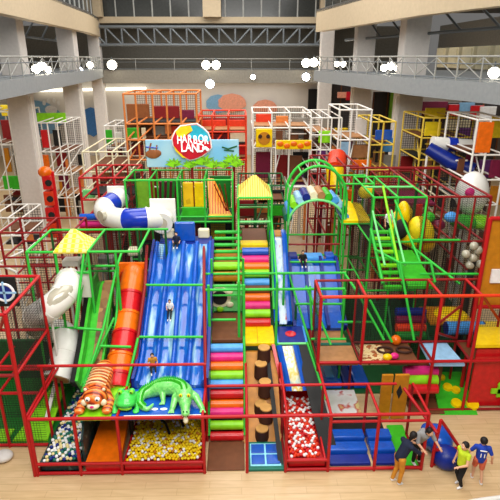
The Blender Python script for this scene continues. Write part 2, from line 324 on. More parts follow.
# painted murals on the walls
def mural(name, m, pts, label, thick=.04):
    tag(MB().poly(pts, (0, thick, 0)).build(name, m, smooth=False), label, 'mural')
def disc(px, py, rx, ry, Y, n=20, jag=0):
    c = at(px, py, Y); k = (at(px+1, py, Y)-c).length
    return [V((c.x+rx*k*math.cos(i*math.tau/n)*(1+jag*math.sin(3.1*i)), Y, c.z+ry*k*math.sin(i*math.tau/n)*(1+jag*math.sin(3.1*i)))) for i in range(n)]
mural('wall_mural', 'mural_blue', disc(30, 118, 32, 18, 55.8, jag=.1), 'pale blue painted cloud shape on the left back wall')
mural('wall_mural', 'mural_cobalt', disc(92, 122, 12, 14, 55.8, jag=.1), 'cobalt blue painted patch on the wall between the columns')
mural('wall_mural', 'mural_blue', disc(218, 104, 12, 9, 55.8, jag=.08), 'soft blue painted shape on the back wall beside the coral one')
mural('wall_mural', 'mural_coral', disc(232, 103, 14, 9, 55.9-.16, jag=.1), 'coral painted shape on the back wall beside the soft blue one')
mural('wall_mural', 'mural_coral', disc(265, 108, 12, 8, 55.8, jag=.1), 'coral painted hump on the back wall above the white frames')
t = thing('paw_mural', 'big white painted paw print on the pale blue wall at left', 'mural', at(51, 112, 55.6))
MB().poly(disc(51, 110, 6, 4.5, 55.6), (0, .05, 0)).build('pad', 'mural_white', t)
for x, y in ((44, 103), (48.5, 100.5), (54, 100.5), (58.5, 103)): MB().poly(disc(x, y, 1.7, 2.4, 55.6, 10), (0, .05, 0)).build('toe', 'mural_white', t)
a = at(314, 100, 55.7); tag(MB().box((a.x, 55.7, a.z), (1.2, .5, 2.2)).box((a.x, 55.4, a.z), (1, .1, 2)).build('shop_doorway', 'charcoal_mat', smooth=False), 'dark doorway in the back wall left of the far right column', 'doorway')
for px0, px1, py0, py1, Y, lab in ((331, 350, 84, 112, 47, 'dark shop front under the right gallery between the two far columns'), (374, 400, 92, 116, 38, 'dark shop front under the right gallery left of the nearest right column'), (424, 500, 103, 122, 33, 'dark shop front under the right gallery right of the nearest right column')):
    p, q = at(px0, py0, Y), at(px1, py1, Y); t = thing('storefront', lab, 'shop front', ((p.x+q.x)/2, Y, 0))
    box_part(t, 'recess', 'shop_dark', (p.x, Y, 0), (q.x, Y+.3, p.z), .02); n = max(2, int((q.x-p.x)/1.2))
    for k in range(n+1): pole(t, 'mullion', (p.x+(q.x-p.x)*k/n, Y-.05, 0), (p.x+(q.x-p.x)*k/n, Y-.05, p.z), 'brown_mat', .06)
for px, py, w, h, m, Y, lab in [(342, 95, .8, .5, 'mural_coral', 46.5, 'small coral shop sign between the two far right columns'), (349, 96, .5, .7, 'shield_red', 46.4, 'small red shop sign beside the coral one'), (396, 105, .9, 2.4, 'leaf_print', 37.5, 'upright green and blue shop sign left of the nearest right column'),
        (434, 108, 1.6, .8, 'maroon_vinyl', 32.5, 'maroon shop sign right of the nearest right column'), (455, 112, .9, .9, 'red_vinyl', 32.4, 'left red hanging banner with a pale blue one on its right'), (466, 111, .9, 1.0, 'mural_blue', 32.3, 'pale blue hanging banner between two red ones'), (476, 113, .8, .9, 'red_vinyl', 32.2, 'right red hanging banner beside the white board'), (487, 114, 1.0, .9, 'white_print', 32.1, 'white hanging board right of the red banners')]:
    c = at(px, py, Y); tag(MB().box(c, (w, .2, h)).box(c+V((0, -.12, -h*.3)), (w*.9, .06, h*.2)).build('shop_sign', m, smooth=False), lab, 'sign')
# ================================================================== play frames (padded tubes)
R0, R1, R2, R3, R4 = 10.25, 11.5, 12.55, 13.6, 14.75
XS = [-5.2, -4.1, -3.05, -.95, .14, 1.13, 2.22, 3.42, 4.65]
Z1 = 1.76
t = thing('play_gym', 'low red padded frame along the front, open over the ball pits and mats', 'play frame', (-.3, R0, 0))
for x in XS: pole(t, 'post', (x, R0, 0), (x, R0, Z1), 'red_foam', .05)
for x in XS[3:]: pole(t, 'post', (x, R1, 0), (x, R1, Z1), 'dark_red', .045)
for x in XS[:7]: pole(t, 'post', (x, R2, 0), (x, R2, Z1), 'dark_red', .045)
for a, b in ((-5.2, 4.65), (-5.2, 4.65)): pass
pole(t, 'beam', (-5.2, R0, Z1), (4.65, R0, Z1), 'red_foam', .05)
pole(t, 'beam', (2.22, R0, Z1-.2), (4.65, R0, Z1-.2), 'red_foam', .04)
pole(t, 'beam', (-.95, R1, Z1), (4.2, R1, Z1), 'red_foam', .045); pole(t, 'beam', (-6.3, 11.42, 2.5), (-.95, 11.42, 2.5), 'red_foam', .045)
for x in (-5.2, -.95): pole(t, 'post', (x, 11.42, 0), (x, 11.42, 2.5), 'red_foam', .045)
pole(t, 'beam', (-6.3, 11.42, 2.5), (-6.3, 12.4, 2.5), 'red_foam', .045)
for z in (.07, .36): pole(t, 'beam', (-5.2, R0, z), (-.95, R0, z), 'red_foam', .05); pole(t, 'beam', (1.13, R0, z), (2.22, R0, z), 'red_foam', .05)
pole(t, 'beam', (2.22, R0, .07), (4.65, R0, .07), 'red_foam', .05)
for x, y1 in ((-5.2, 14.6), (-4.1, R1), (-3.05, R1), (-.95, R2), (.14, R2), (1.13, R2), (2.22, R2), (3.42, R1), (4.65, R1)): pole(t, 'beam', (x, R0, Z1), (x, y1, Z1), 'red_foam', .042)
for x, y1 in ((-5.2, R2), (2.22, R1), (4.65, R1), (1.13, R2)): pole(t, 'beam', (x, R0, .07), (x, y1, .07), 'dark_red', .042)
a, b = at(404, 388, 11.5), at(437, 433, 10.4)
pole(t, 'handrail', a, b, 'red_foam', .055); pole(t, 'handrail', b, (b.x, b.y, 0), 'red_foam', .05)
t2 = thing('corner_gate', 'small triangular red padded frame around the blue bean bags', 'frame', gz(440, 468, 0))
a, b, c = at(434, 450, 10.35), at(441, 420, 10.6), at(460, 448, 10.6)
for p, q in ((a, b), (b, c), (a, c), (a, V((a.x, a.y, 0))), (c, V((c.x, c.y, 0)))): pole(t2, 'bar', p, q, 'red_foam', .05)
pole(t2, 'bar', (a.x, a.y, .06), (c.x, c.y, .06), 'red_foam', .045)
# tall red tower at the left edge
t = thing('play_gym', 'tall dark red frame at the left edge holding the target board', 'play frame', (-6.4, 11.5, 0))
T = 4.62
for x, y, z in ((-5.27, R0, 0), (-5.3, 12.4, 0), (-6.35, 11.3, 0), (-6.4, 12.4, 0), (-7.5, 12.4, 0), (-5.3, 14.6, 0), (-6.35, 14.6, 0)):
    pole(t, 'post', (x, y, z), (x, y, T if (x, y) != (-6.35, 11.3) and y != 14.6 else 1.76 if y < 14 else 4.0), 'red_foam', .06 if y < 11 else .05)
for z in (1.76, 3.02, T):
    pole(t, 'beam', (-8, 12.4, z), (-5.3, 12.4, z), 'red_foam', .05); pole(t, 'beam', (-5.28, R0, z), (-5.3, 12.4 if z < 4 else 12.4, z), 'red_foam', .05)
pole(t, 'beam', (-8, R0, T), (-5.27, R0, T), 'red_foam', .05); pole(t, 'beam', (-8, R0, 3.02), (-5.27, R0, 3.02), 'dark_red', .05)
for z in (.07, 1.76): pole(t, 'beam', (-8, 11.3, z), (-5.3, 11.3, z), 'red_foam', .05)
pole(t, 'beam', (-6.35, 11.3, 1.76), (-6.35, 14.6, 1.76), 'red_foam', .045)
for z in (3.02, 4.0): pole(t, 'beam', (-8, 14.6, z), (-5.3, 14.6, z), 'dark_red', .045)
pole(t, 'brace', at(5, 312, R0), at(0, 330, 10.9), 'red_foam', .045)
net(t, (-7.5, 12.4, 0), (-5.3, 12.4, T)); net(t, (-5.28, R0, 1.76), (-5.3, 12.4, T)); net(t, (-8, 11.3, .1), (-5.3, 11.3, 1.76))
# dark red frame behind the tower at left
t = thing('play_gym', 'dark red frame between the left tower and the yellow lattice roof', 'play frame', (-6.6, 16.5, 0))
grid(t, [-7.7, -6.4, -5.4], [15.6, 17.2], [0, 3.0, 3.9, 4.75], 'dark_red', .045)
t = thing('sloped_bars', 'pair of white sloped bars by the red tower at the left edge', 'bars', gz(5, 330, 0))
pole(t, 'bar', at(-6, 262, 16), at(16, 272, 15), 'white_paint', .05); pole(t, 'bar', at(0, 262, 16.5), at(26, 250, 18), 'white_paint', .05); pole(t, 'leg', at(16, 272, 15), V((at(16, 272, 15).x, 15, 0)), 'white_paint', .04)
# green frame with the white tube slide
t = thing('play_gym', 'green frame carrying the white tube slide and the yellow lattice roof', 'play frame', (-4.5, R3, 0))
G = 4.84
for x in (-6.05, -5.25, -4.33, -2.9): pole(t, 'beam', (x, R3, G), (x, 15.6, G), 'green_foam', .045)
pole(t, 'beam', (-6.05, R3, G), (-2.9, R3, G), 'green_foam', .045); pole(t, 'beam', (-6.05, 15.6, G), (-2.3, 15.6, G), 'green_foam', .045)
pole(t, 'beam', (-6.05, R3, 2.4), (-3.8, R3, 2.4), 'green_foam', .045); pole(t, 'beam', (-5.25, R3, 4.2), (-4.33, R3, 4.2), 'green_foam', .045)
for x in (-6.05, -5.25, -4.33, -3.55): pole(t, 'post', (x, R3, 0), (x, R3, G), 'green_foam', .045)
for x in (-6.05, -5.25, -4.33, -3.3, -2.4): pole(t, 'post', (x, 15.6, 0), (x, 15.6, G), 'dark_green', .045)
pole(t, 'beam', (-5.25, 15.6, 3.4), (-2.4, 15.6, 3.4), 'green_foam', .045)
pole(t, 'brace', at(84, 252, 13.6), at(75, 328, 12.6), 'green_foam', .045)
net(t, (-6.05, R3, 0), (-5.25, R3, G)); net(t, (-4.33, R3, 0), (-3.55, R3, 2.4)); net(t, (-6.05, 15.6, 0), (-2.4, 15.6, G)); net(t, (-4.33, R3, 2.4), (-4.33, 15.6, G))
# green sloping cage around the climbing slope
t = thing('play_gym', 'green sloping cage over the climbing slope next to the orange tube', 'play frame', (-3.9, 13, 0))
A, B, A2, B2 = at(85, 266, 14.2), at(117, 266, 14.2), at(76, 328, 12.7), at(103, 330, 12.7)
D = at(82, 392, 11.5)
for p, q in ((A, B), (A2, B2), (A, A2), (B, B2), (B2, D), (at(117, 266, 14.2), at(122, 251, 15)), (A, at(88, 252, 15)), (at(117, 310, 13.6), at(110, 372, 12.4)), (at(100, 346, 12.4), at(131, 347, 12.4)), (at(118, 266, 14.2), at(117, 310, 13.6)), (at(114, 318, 13.4), at(83, 384, 11.7)), (at(138, 338, 12.5), at(126, 390, 11.5))): pole(t, 'brace', p, q, 'green_foam', .045)
for p in (A, B): pole(t, 'post', p, (p.x, p.y, 0), 'dark_green', .045)
# rails over the blue slide
t = thing('slide_guard', 'green rails and dark red side poles around the wide blue slide', 'rail', (-2, 13, 0))
for px0, px1, py, Y in ((145, 203, 285, 14.0), (138, 203, 337, 12.75)):
    a, b = at(px0, py, Y), at(px1, py, Y); pole(t, 'rail', a, b, 'green_foam', .045)
for p in ((147, 246, 16.2), (204, 246, 16.2)):
    a = at(*p); q = at(134 if p[0] < 170 else 206, 388, 11.55); mid = at(145 if p[0] < 170 else 204, 285, 14.0); m2 = at(138 if p[0] < 170 else 205, 337, 12.75)
    for u, v in ((a, mid), (mid, m2), (m2, q)): pole(t, 'side_pole', u, v, 'dark_red', .06)
    pole(t, 'leg', mid, (mid.x, mid.y, 0), 'dark_green', .045); pole(t, 'leg', m2, (m2.x, m2.y, 0), 'dark_green', .045)
# green back frame
t = thing('play_gym', 'tall green frame below the banner with yellow play panels on its deck', 'play frame', (-2.2, 18.4, 0))
GX = [-4.2, -3.31, -2.3, -1.3, -.26]
grid(t, GX, [18.4, 20.2], [0, 2.7, 4.2, 5.8], 'green_foam', .045, skipz=(0,))
pole(t, 'beam', (-4.2, 18.4, 4.4), (-.26, 18.4, 4.4), 'green_foam', .04)
box_part(t, 'deck', 'dark_green', (-4.2, 18.45, 4.1), (-.26, 20.2, 4.19)); box_part(t, 'deck', 'charcoal_mat', (-4.2, 18.45, 2.6), (-.26, 20.2, 2.69))
net(t, (-4.2, 18.4, 0), (-.26, 18.4, 4.2)); net(t, (-4.2, 20.2, 4.2), (-.26, 20.2, 5.8)); net(t, (-4.2, 18.4, 4.2), (-4.2, 20.2, 5.8)); net(t, (-.26, 18.4, 0), (-.26, 20.2, 5.8))
for k, mm in ((0, 'spotted_yellow'), (1, 'yellow_vinyl')): box_part(t, 'yellow_panel', mm, (-2.2+k*.45, 19.3, 4.45), (-1.8+k*.45, 19.4, 5.5), .03)
box_part(t, 'green_panel', 'green_vinyl', (-2.25, 19.15, 4.2), (-1.33, 19.28, 4.55))
for k in range(6): MB().poly([(-1.25, 19.6+k*.02, 5.55), (-1.1+k*.02, 19.6, 5.55), (-1.05+k*.14, 18.9, 4.35), (-1.17+k*.14, 18.9, 4.35)], (0, .05, .02)).build('fan_sheet', 'fan_sheet', t, smooth=False)
box_part(t, 'foam_ledge', 'yellow_foam', (-1.2, 18.5, 4.25), (-.3, 18.75, 4.42), .05)
for k in range(3): pole(t, 'net_rope', (-.95+k*.2, 18.6, 5.6), (-.5+k*.03, 19, 4.4), 'dark_red', .025)
for k in range(4): pole(t, 'ladder_rung', (-3.2+k*.2, 19.8, 4.3), (-2.95+k*.2, 18.7, 5.7), 'maroon_vinyl', .06)
box_part(t, 'leaf_panel', 'leaf_print', (-4.1, 19.9, 4.3), (-3.4, 20, 5.5)); box_part(t, 'leaf_panel', 'deep_green_vinyl', (-3.2, 20.0, 4.3), (-2.35, 20.1, 5.5)); box_part(t, 'leaf_panel', 'deep_green_vinyl', (-1.2, 20.0, 4.3), (-.35, 20.1, 5.6))
for i, (x, mm) in enumerate(((-3.9, 'orange_vinyl'), (-3.0, 'sky_vinyl'), (-1.9, 'red_vinyl'), (-.9, 'yellow_vinyl'))): box_part(t, 'back_panel', mm, (x-.3, 20, 2.9), (x+.3, 20.08, 3.7), .03)
box_part(t, 'lower_back', 'dark_green', (-4.2, 20.1, .1), (-.26, 20.2, 2.6)); box_part(t, 'lower_back', 'charcoal_mat', (-4.2, 20.1, 2.75), (-.26, 20.2, 4.1))
# ------------------------------------------------------------------ stair lanes
t = thing('roller_stair', 'left lane of coloured foam rollers climbing from the brown entrance mat', 'roller stair', (-.45, 12.2, 0))
cols = ['red_vinyl', 'lime_vinyl', 'pink_vinyl', 'orange_vinyl', 'red_vinyl', 'sky_vinyl', 'lime_vinyl', 'orange_vinyl', 'pink_vinyl', 'sky_vinyl']
pys = [436, 425, 412, 404, 394, 384, 375, 366, 357, 348]
y0 = 11.35
for k, (py, mm) in enumerate(zip(pys, cols)):
    Y = 11.45+k*.155; a = at(226, py, Y); xl, xr = (-.86, .06)
    MB().cyl((xl, Y, a.z), (xr, Y, a.z), .13, n=18).build('roller', mm, t)
for x in (-.9, .1): pole(t, 'side_rail', (x, 11.4, .2), (x, 13.1, 2.35), 'green_foam', .05); pole(t, 'post', (x, 13.1, 0), (x, 13.1, 4.0), 'green_foam', .05); pole(t, 'post', (x, 14.85, 0), (x, 14.85, 4.1), 'green_foam', .045)
box_part(t, 'deck', 'brown_mat', (-.9, 13.1, 2.12), (.06, 14.8, 2.24))
box_part(t, 'under_pad', 'brown_mat', (-.86, 12.95, .2), (.06, 13.05, 2.1))
MB().poly([(-.86, 11.6, .0), (.04, 11.6, 0), (.04, 13.05, 2.0), (-.86, 13.05, 2.0)], (0, .06, -.05)).build('backing_slope', 'charcoal_mat', t, smooth=False)
p = MB(); a = at(220, 301, 14.85)
box_part(t, 'crawl_panel', 'mint_foam', (-.9, 14.85, 2.25), (.06, 14.93, 3.2)); 
MB().cyl((a.x, 14.80, 2.78), (a.x, 14.86, 2.78), .36, n=24).build('hole_ring', 'cream_foam', t); MB().cyl((a.x, 14.76, 2.78), (a.x, 14.82, 2.78), .24, n=24).build('hole', 'black_foam', t)
for dx, dz in ((-.3, .25), (.3, .2), (-.33, -.2), (.32, -.25), (0, -.42)): MB().ell((a.x+dx, 14.8, 2.78+dz), (.12, .06, .1)).build('pad', 'cream_foam' if dx else 'lime_vinyl', t)
for z in (3.02, 2.7): pole(t, 'rail', (-.9, 14.6, z+.25), (.06, 14.6, z+.25), 'green_foam', .04)
MB().cyl((-.86, 15.1, 3.38), (.06, 15.1, 3.38), .16, n=18).build('roller', 'gold_vinyl', t); MB().cyl((-.86, 15.4, 3.62), (.06, 15.4, 3.62), .14, n=18).build('roller', 'lime_vinyl', t)
for k in range(5): MB().cyl((-.88, 15.75+k*.3, 3.75+k*.13), (.06, 15.75+k*.3, 3.75+k*.13), .06).build('rung', 'green_foam', t)
box_part(t, 'deck', 'gold_vinyl', (-.88, 15.7, 3.45), (.06, 17.3, 3.52))
# middle tower
xl, xr = at(243, 330, 14).x, at(271, 330, 14).x
t = thing('play_tower', 'narrow green tower with a thatched roof above bright foam roller steps', 'play tower', ((xl+xr)/2, 15.5, 0))
ups = [('red_vinyl', 322), ('lime_vinyl', 313), ('pink_vinyl', 305), ('orange_vinyl', 297), ('brown_mat', 289), ('sky_vinyl', 282), ('lime_vinyl', 273), ('orange_vinyl', 266), ('pink_vinyl', 259), ('blue_vinyl', 251)]
for k, (mm, py) in enumerate(ups):
    Y = 14.35+k*.185; MB().cyl((xl, Y, at(257, py, Y).z-.02), (xr, Y, at(257, py, Y).z-.02), .14, n=18).build('roller', mm, t)
MB().poly([(xl, 14.4, 1.85), (xr, 14.4, 1.85), (xr, 16.2, 3.7), (xl, 16.2, 3.7)], (0, .05, -.05)).build('backing_slope', 'brown_mat', t, smooth=False)
box_part(t, 'landing', 'yellow_vinyl', (xl-.06, 13.25, 1.9), (xr+.08, 14.35, 2.02), .03)
MB().box(((xl+xr)/2, 13.8, 2.026), (.015, 1.1, .012)).build('seam', 'gold_vinyl', t, smooth=False)
box_part(t, 'step_pad', 'yellow_vinyl', (xl-.06, 16.15, 3.75), (xr, 16.55, 4.12), .04); box_part(t, 'deck', 'brown_mat', (xl, 16.55, 3.9), (xr, 18.2, 4.0))
PX = (xl-.12, xr+.1); 
for x in PX:
    for Y, z in ((13.25, 4.0), (16.15, 5.72), (17.9, 5.72)): pole(t, 'post', (x, Y, 0), (x, Y, z), 'green_foam', .05)
    pole(t, 'handrail', (x, 14.3, 2.6), (x, 16.15, 4.6), 'green_foam', .045); pole(t, 'handrail', (x, 13.25, 4.0), (x, 16.15, 5.0), 'green_foam', .04)
    for z in (4.55, 5.72): pole(t, 'beam', (x, 16.15, z), (x, 17.9, z), 'green_foam', .045)
for Y in (16.15, 17.9):
    pole(t, 'beam', (PX[0], Y, 5.72), (PX[1], Y, 5.72), 'green_foam', .05); pole(t, 'beam', (PX[0], Y, 4.9), (PX[1], Y, 4.9), 'mint_foam', .045)
def roof(root, x0, x1, y0, y1, z, h, m, name='roof', ov=.14):
    cx, cy = (x0+x1)/2, (y0+y1)/2; x0 -= ov; x1 += ov; y0 -= ov; y1 += ov; p = MB(); b = p.b
    ap = [b.verts.new((cx-.06, cy, z+h)), b.verts.new((cx+.06, cy, z+h))]; lo = [b.verts.new(v) for v in ((x0, y0, z), (x1, y0, z), (x1, y1, z), (x0, y1, z))]; lo2 = [b.verts.new((v.co.x, v.co.y, z-.06)) for v in lo]
    b.faces.new((lo[0], lo[1], ap[1], ap[0])); b.faces.new((lo[2], lo[3], ap[0], ap[1])); b.faces.new((lo[1], lo[2], ap[1])); b.faces.new((lo[3], lo[0], ap[0])); b.faces.new(lo2)
    for i in range(4): b.faces.new((lo[i], lo[(i+1) % 4], lo2[(i+1) % 4], lo2[i]))
    return p.build(name, m, root, smooth=False)
roof(t, PX[0], PX[1], 16.15, 17.7, 5.72, .58, 'thatch', 'roof', .03)
t = thing('lattice_roof', 'yellow lattice pyramid roof on the green frame above the white tube', 'roof', (-4.8, 14.6, G))
roof(t, -5.22, -4.4, R3, 14.5, G+.04, .5, 'lattice_yellow', 'lattice', .06); roof(t, -5.2, -4.38, 13.65, 14.45, G+.01, .04, 'yellow_vinyl', 'rim', .06)
# long green cross rails over the lanes
t = thing('cross_rails', 'two long green rails crossing over the middle stair lanes', 'rail', (1.2, 13.6, 0))
for px0, px1, py, Y in ((204, 345, 290, 13.9), (205, 346, 274, 14.9), (205, 236, 320, 13.6)):
    a, b = at(px0, py, Y), at(px1, py, Y); b.z = a.z; pole(t, 'rail', a, b, 'green_foam', .05)
for px, py, Y in ((345, 274, 14.9), (284, 274, 14.9), (345, 290, 13.9)):
    a = at(px, py, Y); pole(t, 'post', a, (a.x, a.y, 0), 'green_foam', .045)
# log steps
t = thing('log_step_ramp', 'ochre ramp of round log steps below the yellow landing', 'log steps', (.65, 12.2, 0))
MB().poly([(xl-.05, 11.3, .02), (1.12, 11.3, .02), (xr+.12, 13.2, 1.75), (xl-.05, 13.2, 1.75)], (0, .1, -.02)).build('ramp', 'gold_vinyl', t, smooth=False)
for px, py, Y in ((264, 352, 12.95), (261, 368, 12.65), (265, 386, 12.25), (261, 408, 11.95), (266, 412, 11.75), (262, 433, 11.45)):
    a = at(px, py-4, Y); lg = MB().cyl((a.x, Y, max(0, a.z-.42)), (a.x, Y, a.z), .2, .185, n=20).build('log', 'bark', t)
    MB().cyl((a.x, Y, a.z), (a.x, Y, a.z+.03), .175, n=20).build('log_end', 'log_top', lg)
t = thing('step_mat', 'dark green edged mat with four glossy blue squares at the foot of the log steps', 'mat', (.63, 10.75, 0))
box_part(t, 'base', 'teal_vinyl', (.16, 10.26, 0), (1.1, 11.28, .08), .02); box_part(t, 'border', 'cyan_line', (.23, 10.36, .08), (1.03, 11.18, .1), .005)
for i in (0, 1):
    for j in (0, 1): box_part(t, 'blue_square', 'blue_vinyl', (.26+i*.395, 10.41+j*.39, .1), (.61+i*.395, 10.74+j*.39, .13), .02)
tag(box_part(None, 'entrance_mat', 'brown_mat', (-.9, 10.3, 0), (.08, 11.35, .05)), 'plain brown mat on the floor below the left roller stair', 'mat')
# ================================================================== slides
t = thing('wide_slide', 'wide glossy blue slide with four lanes running down to the crocodile platform', 'slide', (-2, 11.6, 1.7))
bx0, bx1 = at(137, 388, 11.5).x, at(204, 388, 11.5).x; w = (bx1-bx0)/2; cx = (bx0+bx1)/2
path = [(cx, 11.5, 1.80), (cx, 12.0, 1.86), (cx, 12.6, 2.1), (cx, 13.2, 2.48), (cx, 14.0, 2.98), (cx, 14.6, 3.28), (cx, 15.0, 3.42), (cx, 15.4, 3.7), (cx, 16.2, 4.1)]
lw = 2*w/4
for k in range(4):
    u0 = -w+k*lw; prof = [(u0+lw*j/6, .09*((j-3)/3)**2) for j in range(7)]+[(u0+lw, -.1), (u0, -.1)]
    MB().sweep(path, prof).build('lane', 'slide_lane', t)
for k in range(5):
    u = -w+k*lw; pr = [(u+.07*math.cos(a), .1+.08*math.sin(a)) for a in [i*math.pi/5 for i in range(6)]]+[(u-.07, -.08), (u+.07, -.08)]
    MB().sweep(path, pr).build('divider', 'blue_vinyl', t)
for s in (-1, 1): MB().sweep(path, [(s*(w+.05), -.6), (s*(w+.05), .25), (s*(w+.13), .25), (s*(w+.13), -.6)]).build('side_wall', 'navy_vinyl', t, smooth=False)
box_part(t, 'top_deck', 'navy_vinyl', (cx-w, 16.2, 3.95), (cx+w, 17.2, 4.05)); box_part(t, 'back_pad', 'blue_vinyl', (cx-.35, 16.6, 4.05), (cx+.35, 16.75, 4.75), .05)
for s in (-.62, .62): box_part(t, 'start_pad', 'cream_foam', (cx+s-.2, 16.9, 4.05), (cx+s+.2, 17.1, 4.4), .06)
def bez(pts, n=8):                       # Catmull-Rom through the points
    pts = [V(p) for p in pts]; P = [pts[0]*2-pts[1]]+pts+[pts[-1]*2-pts[-2]]; out = []
    for i in range(1, len(P)-2):
        for k in range(n):
            s = k/n; a, b, c, d = P[i-1:i+3]
            out.append(.5*((2*b)+(c-a)*s+(2*a-5*b+4*c-d)*s*s+(3*b-a-3*c+d)*s**3))
    return out+[pts[-1]]
# orange tube slide
t = thing('tube_slide', 'fat orange and red banded tube slide beside the wide blue slide', 'slide', (-3.4, 12, 0))
pth = bez([at(134, 272, 15.3), at(133, 280, 14.85), at(130, 302, 14.2), at(126, 332, 13.3), at(121, 362, 12.4), at(117, 390, 11.7)], 8)
bands = [(0, 14, 'orange_vinyl'), (14, 20, 'red_vinyl'), (20, 25, 'orange_vinyl'), (25, 31, 'red_vinyl'), (31, 36, 'orange_vinyl'), (36, len(pth)-1, 'red_vinyl')]
for a, b, mm in bands: MB().tube(pth[a:b+1], .37, 22).build('tube_section', mm, t)
for a, b, mm in bands[1:]: MB().tube([pth[a]-(pth[a+1]-pth[a]).normalized()*.04, pth[a]+(pth[a+1]-pth[a]).normalized()*.04], .395, 22).build('joint_ring', mm, t)
a = at(133, 276, 15.2); box_part(t, 'entry_panel', 'orange_vinyl', (a.x-.45, 15.15, a.z-.5), (a.x+.42, 15.25, a.z+.48), .03)
MB().tube([(a.x, 15.12, a.z), (a.x, 15.0, a.z-.03)], .4, 22).build('collar', 'orange_red_foam', t)
# white spiral tube
t = thing('tube_slide', 'white spiral tube slide curling down from under the yellow lattice roof', 'slide', (-5.2, 13.2, 0))
pth = bez([at(69, 279, 13.7), at(68, 286, 13.3), at(61, 298, 12.95), at(48, 309, 12.75), at(37, 316, 13.0), at(36, 324, 13.7), at(48, 330, 14.2), at(62, 332, 13.9), at(67, 343, 13.4), at(63, 360, 12.95), at(57, 379, 12.5)], 7)
MB().tube(pth[:-1], .37, 24, closed=True).build('tube', 'white_plastic', t)
for k in (5, 12, 20, 28, 36, 44, 52, 60): 
    k = min(k, len(pth)-3); d = (pth[k+1]-pth[k]).normalized(); MB().tube([pth[k]-d*.03, pth[k]+d*.03], .385, 24).build('joint_ring', 'white_plastic', t)
k = 16; d = (pth[21]-pth[11]).normalized(); up = V((0, -.75, .55)); nn = (up-d*up.dot(d)).normalized()
MB().ell((pth[14]+pth[17])/2+nn*.1, (.6, .29, .3), Matrix((d, nn.cross(d), nn)).transposed(), n=16).build('clear_dome', 'clear_plastic', t)
e = pth[-1]; d = (pth[-1]-pth[-4]).normalized()
MB().tube([e-d*.1, e], .41, 24).build('exit_ring', 'white_plastic', t); MB().cyl(e-d*.02, e+d*.015, .34, n=24).build('exit_hole', 'tan_mat', t)
a = at(69, 284, 13.75); box_part(t, 'entry_panel', 'white_plastic', (-5.2, 13.7, 3.35), (-4.38, 13.78, 4.18), .02)
for p in (pth[20], pth[45]): pole(t, 'support', p, (p.x, p.y, 0), 'white_paint', .04)
# white and blue tube high at the back
t = thing('crawl_tube', 'white and blue crawl tube bending high above the orange slide', 'tube', (-3.6, 17.6, 0))
pth = bez([at(163, 219, 17.2), at(150, 218, 16.9), at(137, 219, 16.8), at(122, 219, 16.9), at(109, 216, 17.4), at(104, 209, 18.0), at(112, 203, 18.5), at(121, 197, 19.0)], 8)
for a, b, mm in ((0, 10, 'white_plastic'), (10, 22, 'deep_blue_plastic'), (22, 42, 'white_plastic'), (42, 50, 'deep_blue_plastic'), (50, len(pth)-1, 'white_plastic')):
    MB().tube(pth[a:b+1], .37, 22).build('tube_section', mm, t)
for a in (10, 22, 32, 42, 50): d = (pth[a+1]-pth[a]).normalized(); MB().tube([pth[a]-d*.03, pth[a]+d*.03], .395, 22).build('joint_ring', 'white_plastic', t)
a = at(163, 210, 17.3); box_part(t, 'end_panel', 'white_plastic', (a.x-.45, 17.25, a.z-.48), (a.x+.45, 17.32, a.z+.42), .02); 
MB().cyl((a.x, 17.2, a.z-.3), (a.x, 16.8, a.z-.34), .38, n=24).build('elbow', 'white_plastic', t); MB().cyl((a.x, 16.82, a.z-.34), (a.x, 16.78, a.z-.34), .2, n=20).build('port', 'clear_plastic', t)
a = at(117, 196, 19.1); box_part(t, 'back_panel', 'white_plastic', (a.x-.35, 19.05, a.z-.4), (a.x+.35, 19.12, a.z+.4), .02)
a = at(104, 215, 16.95); MB().cyl(a, a+V((-.1, -.12, 0)), .18, n=18).build('port', 'clear_plastic', t)
for px in (118, 140): a = at(px, 222, 16.9); pole(t, 'support', a, (a.x, a.y, 0), 'dark_green', .045)
# green climbing slope
t = thing('climbing_slope', 'green slope with a rock patterned strip under the green sloping cage', 'slope', (-4, 12.6, 0))
c0, c1 = at(105, 285, 14.4), at(90, 384, 11.75); 
p0 = [c0+V((0, .3, 0)), c0, c0.lerp(c1, .3), c0.lerp(c1, .65)+V((0, 0, -.1)), c1+V((0, 0, -.05))]
MB().sweep(p0, [(-.26, 0), (.26, 0), (.26, -.15), (-.26, -.15)]).build('slope', 'green_vinyl', t, smooth=False)
MB().sweep(p0, [(-.06, .03), (.2, .03), (.2, .0), (-.06, .0)]).build('rock_strip', 'rock_print', t, smooth=False)
MB().sweep(p0, [(-.34, -.3), (-.34, .3), (-.26, .3), (-.26, -.3)]).build('side_pad', 'green_vinyl', t, smooth=False)
MB().sweep([q+V((-.5, .3, -.1)) for q in p0], [(-.16, .0), (.1, 0), (.1, -.3), (-.16, -.3)]).build('dark_pad', 'charcoal_mat', t, smooth=False)
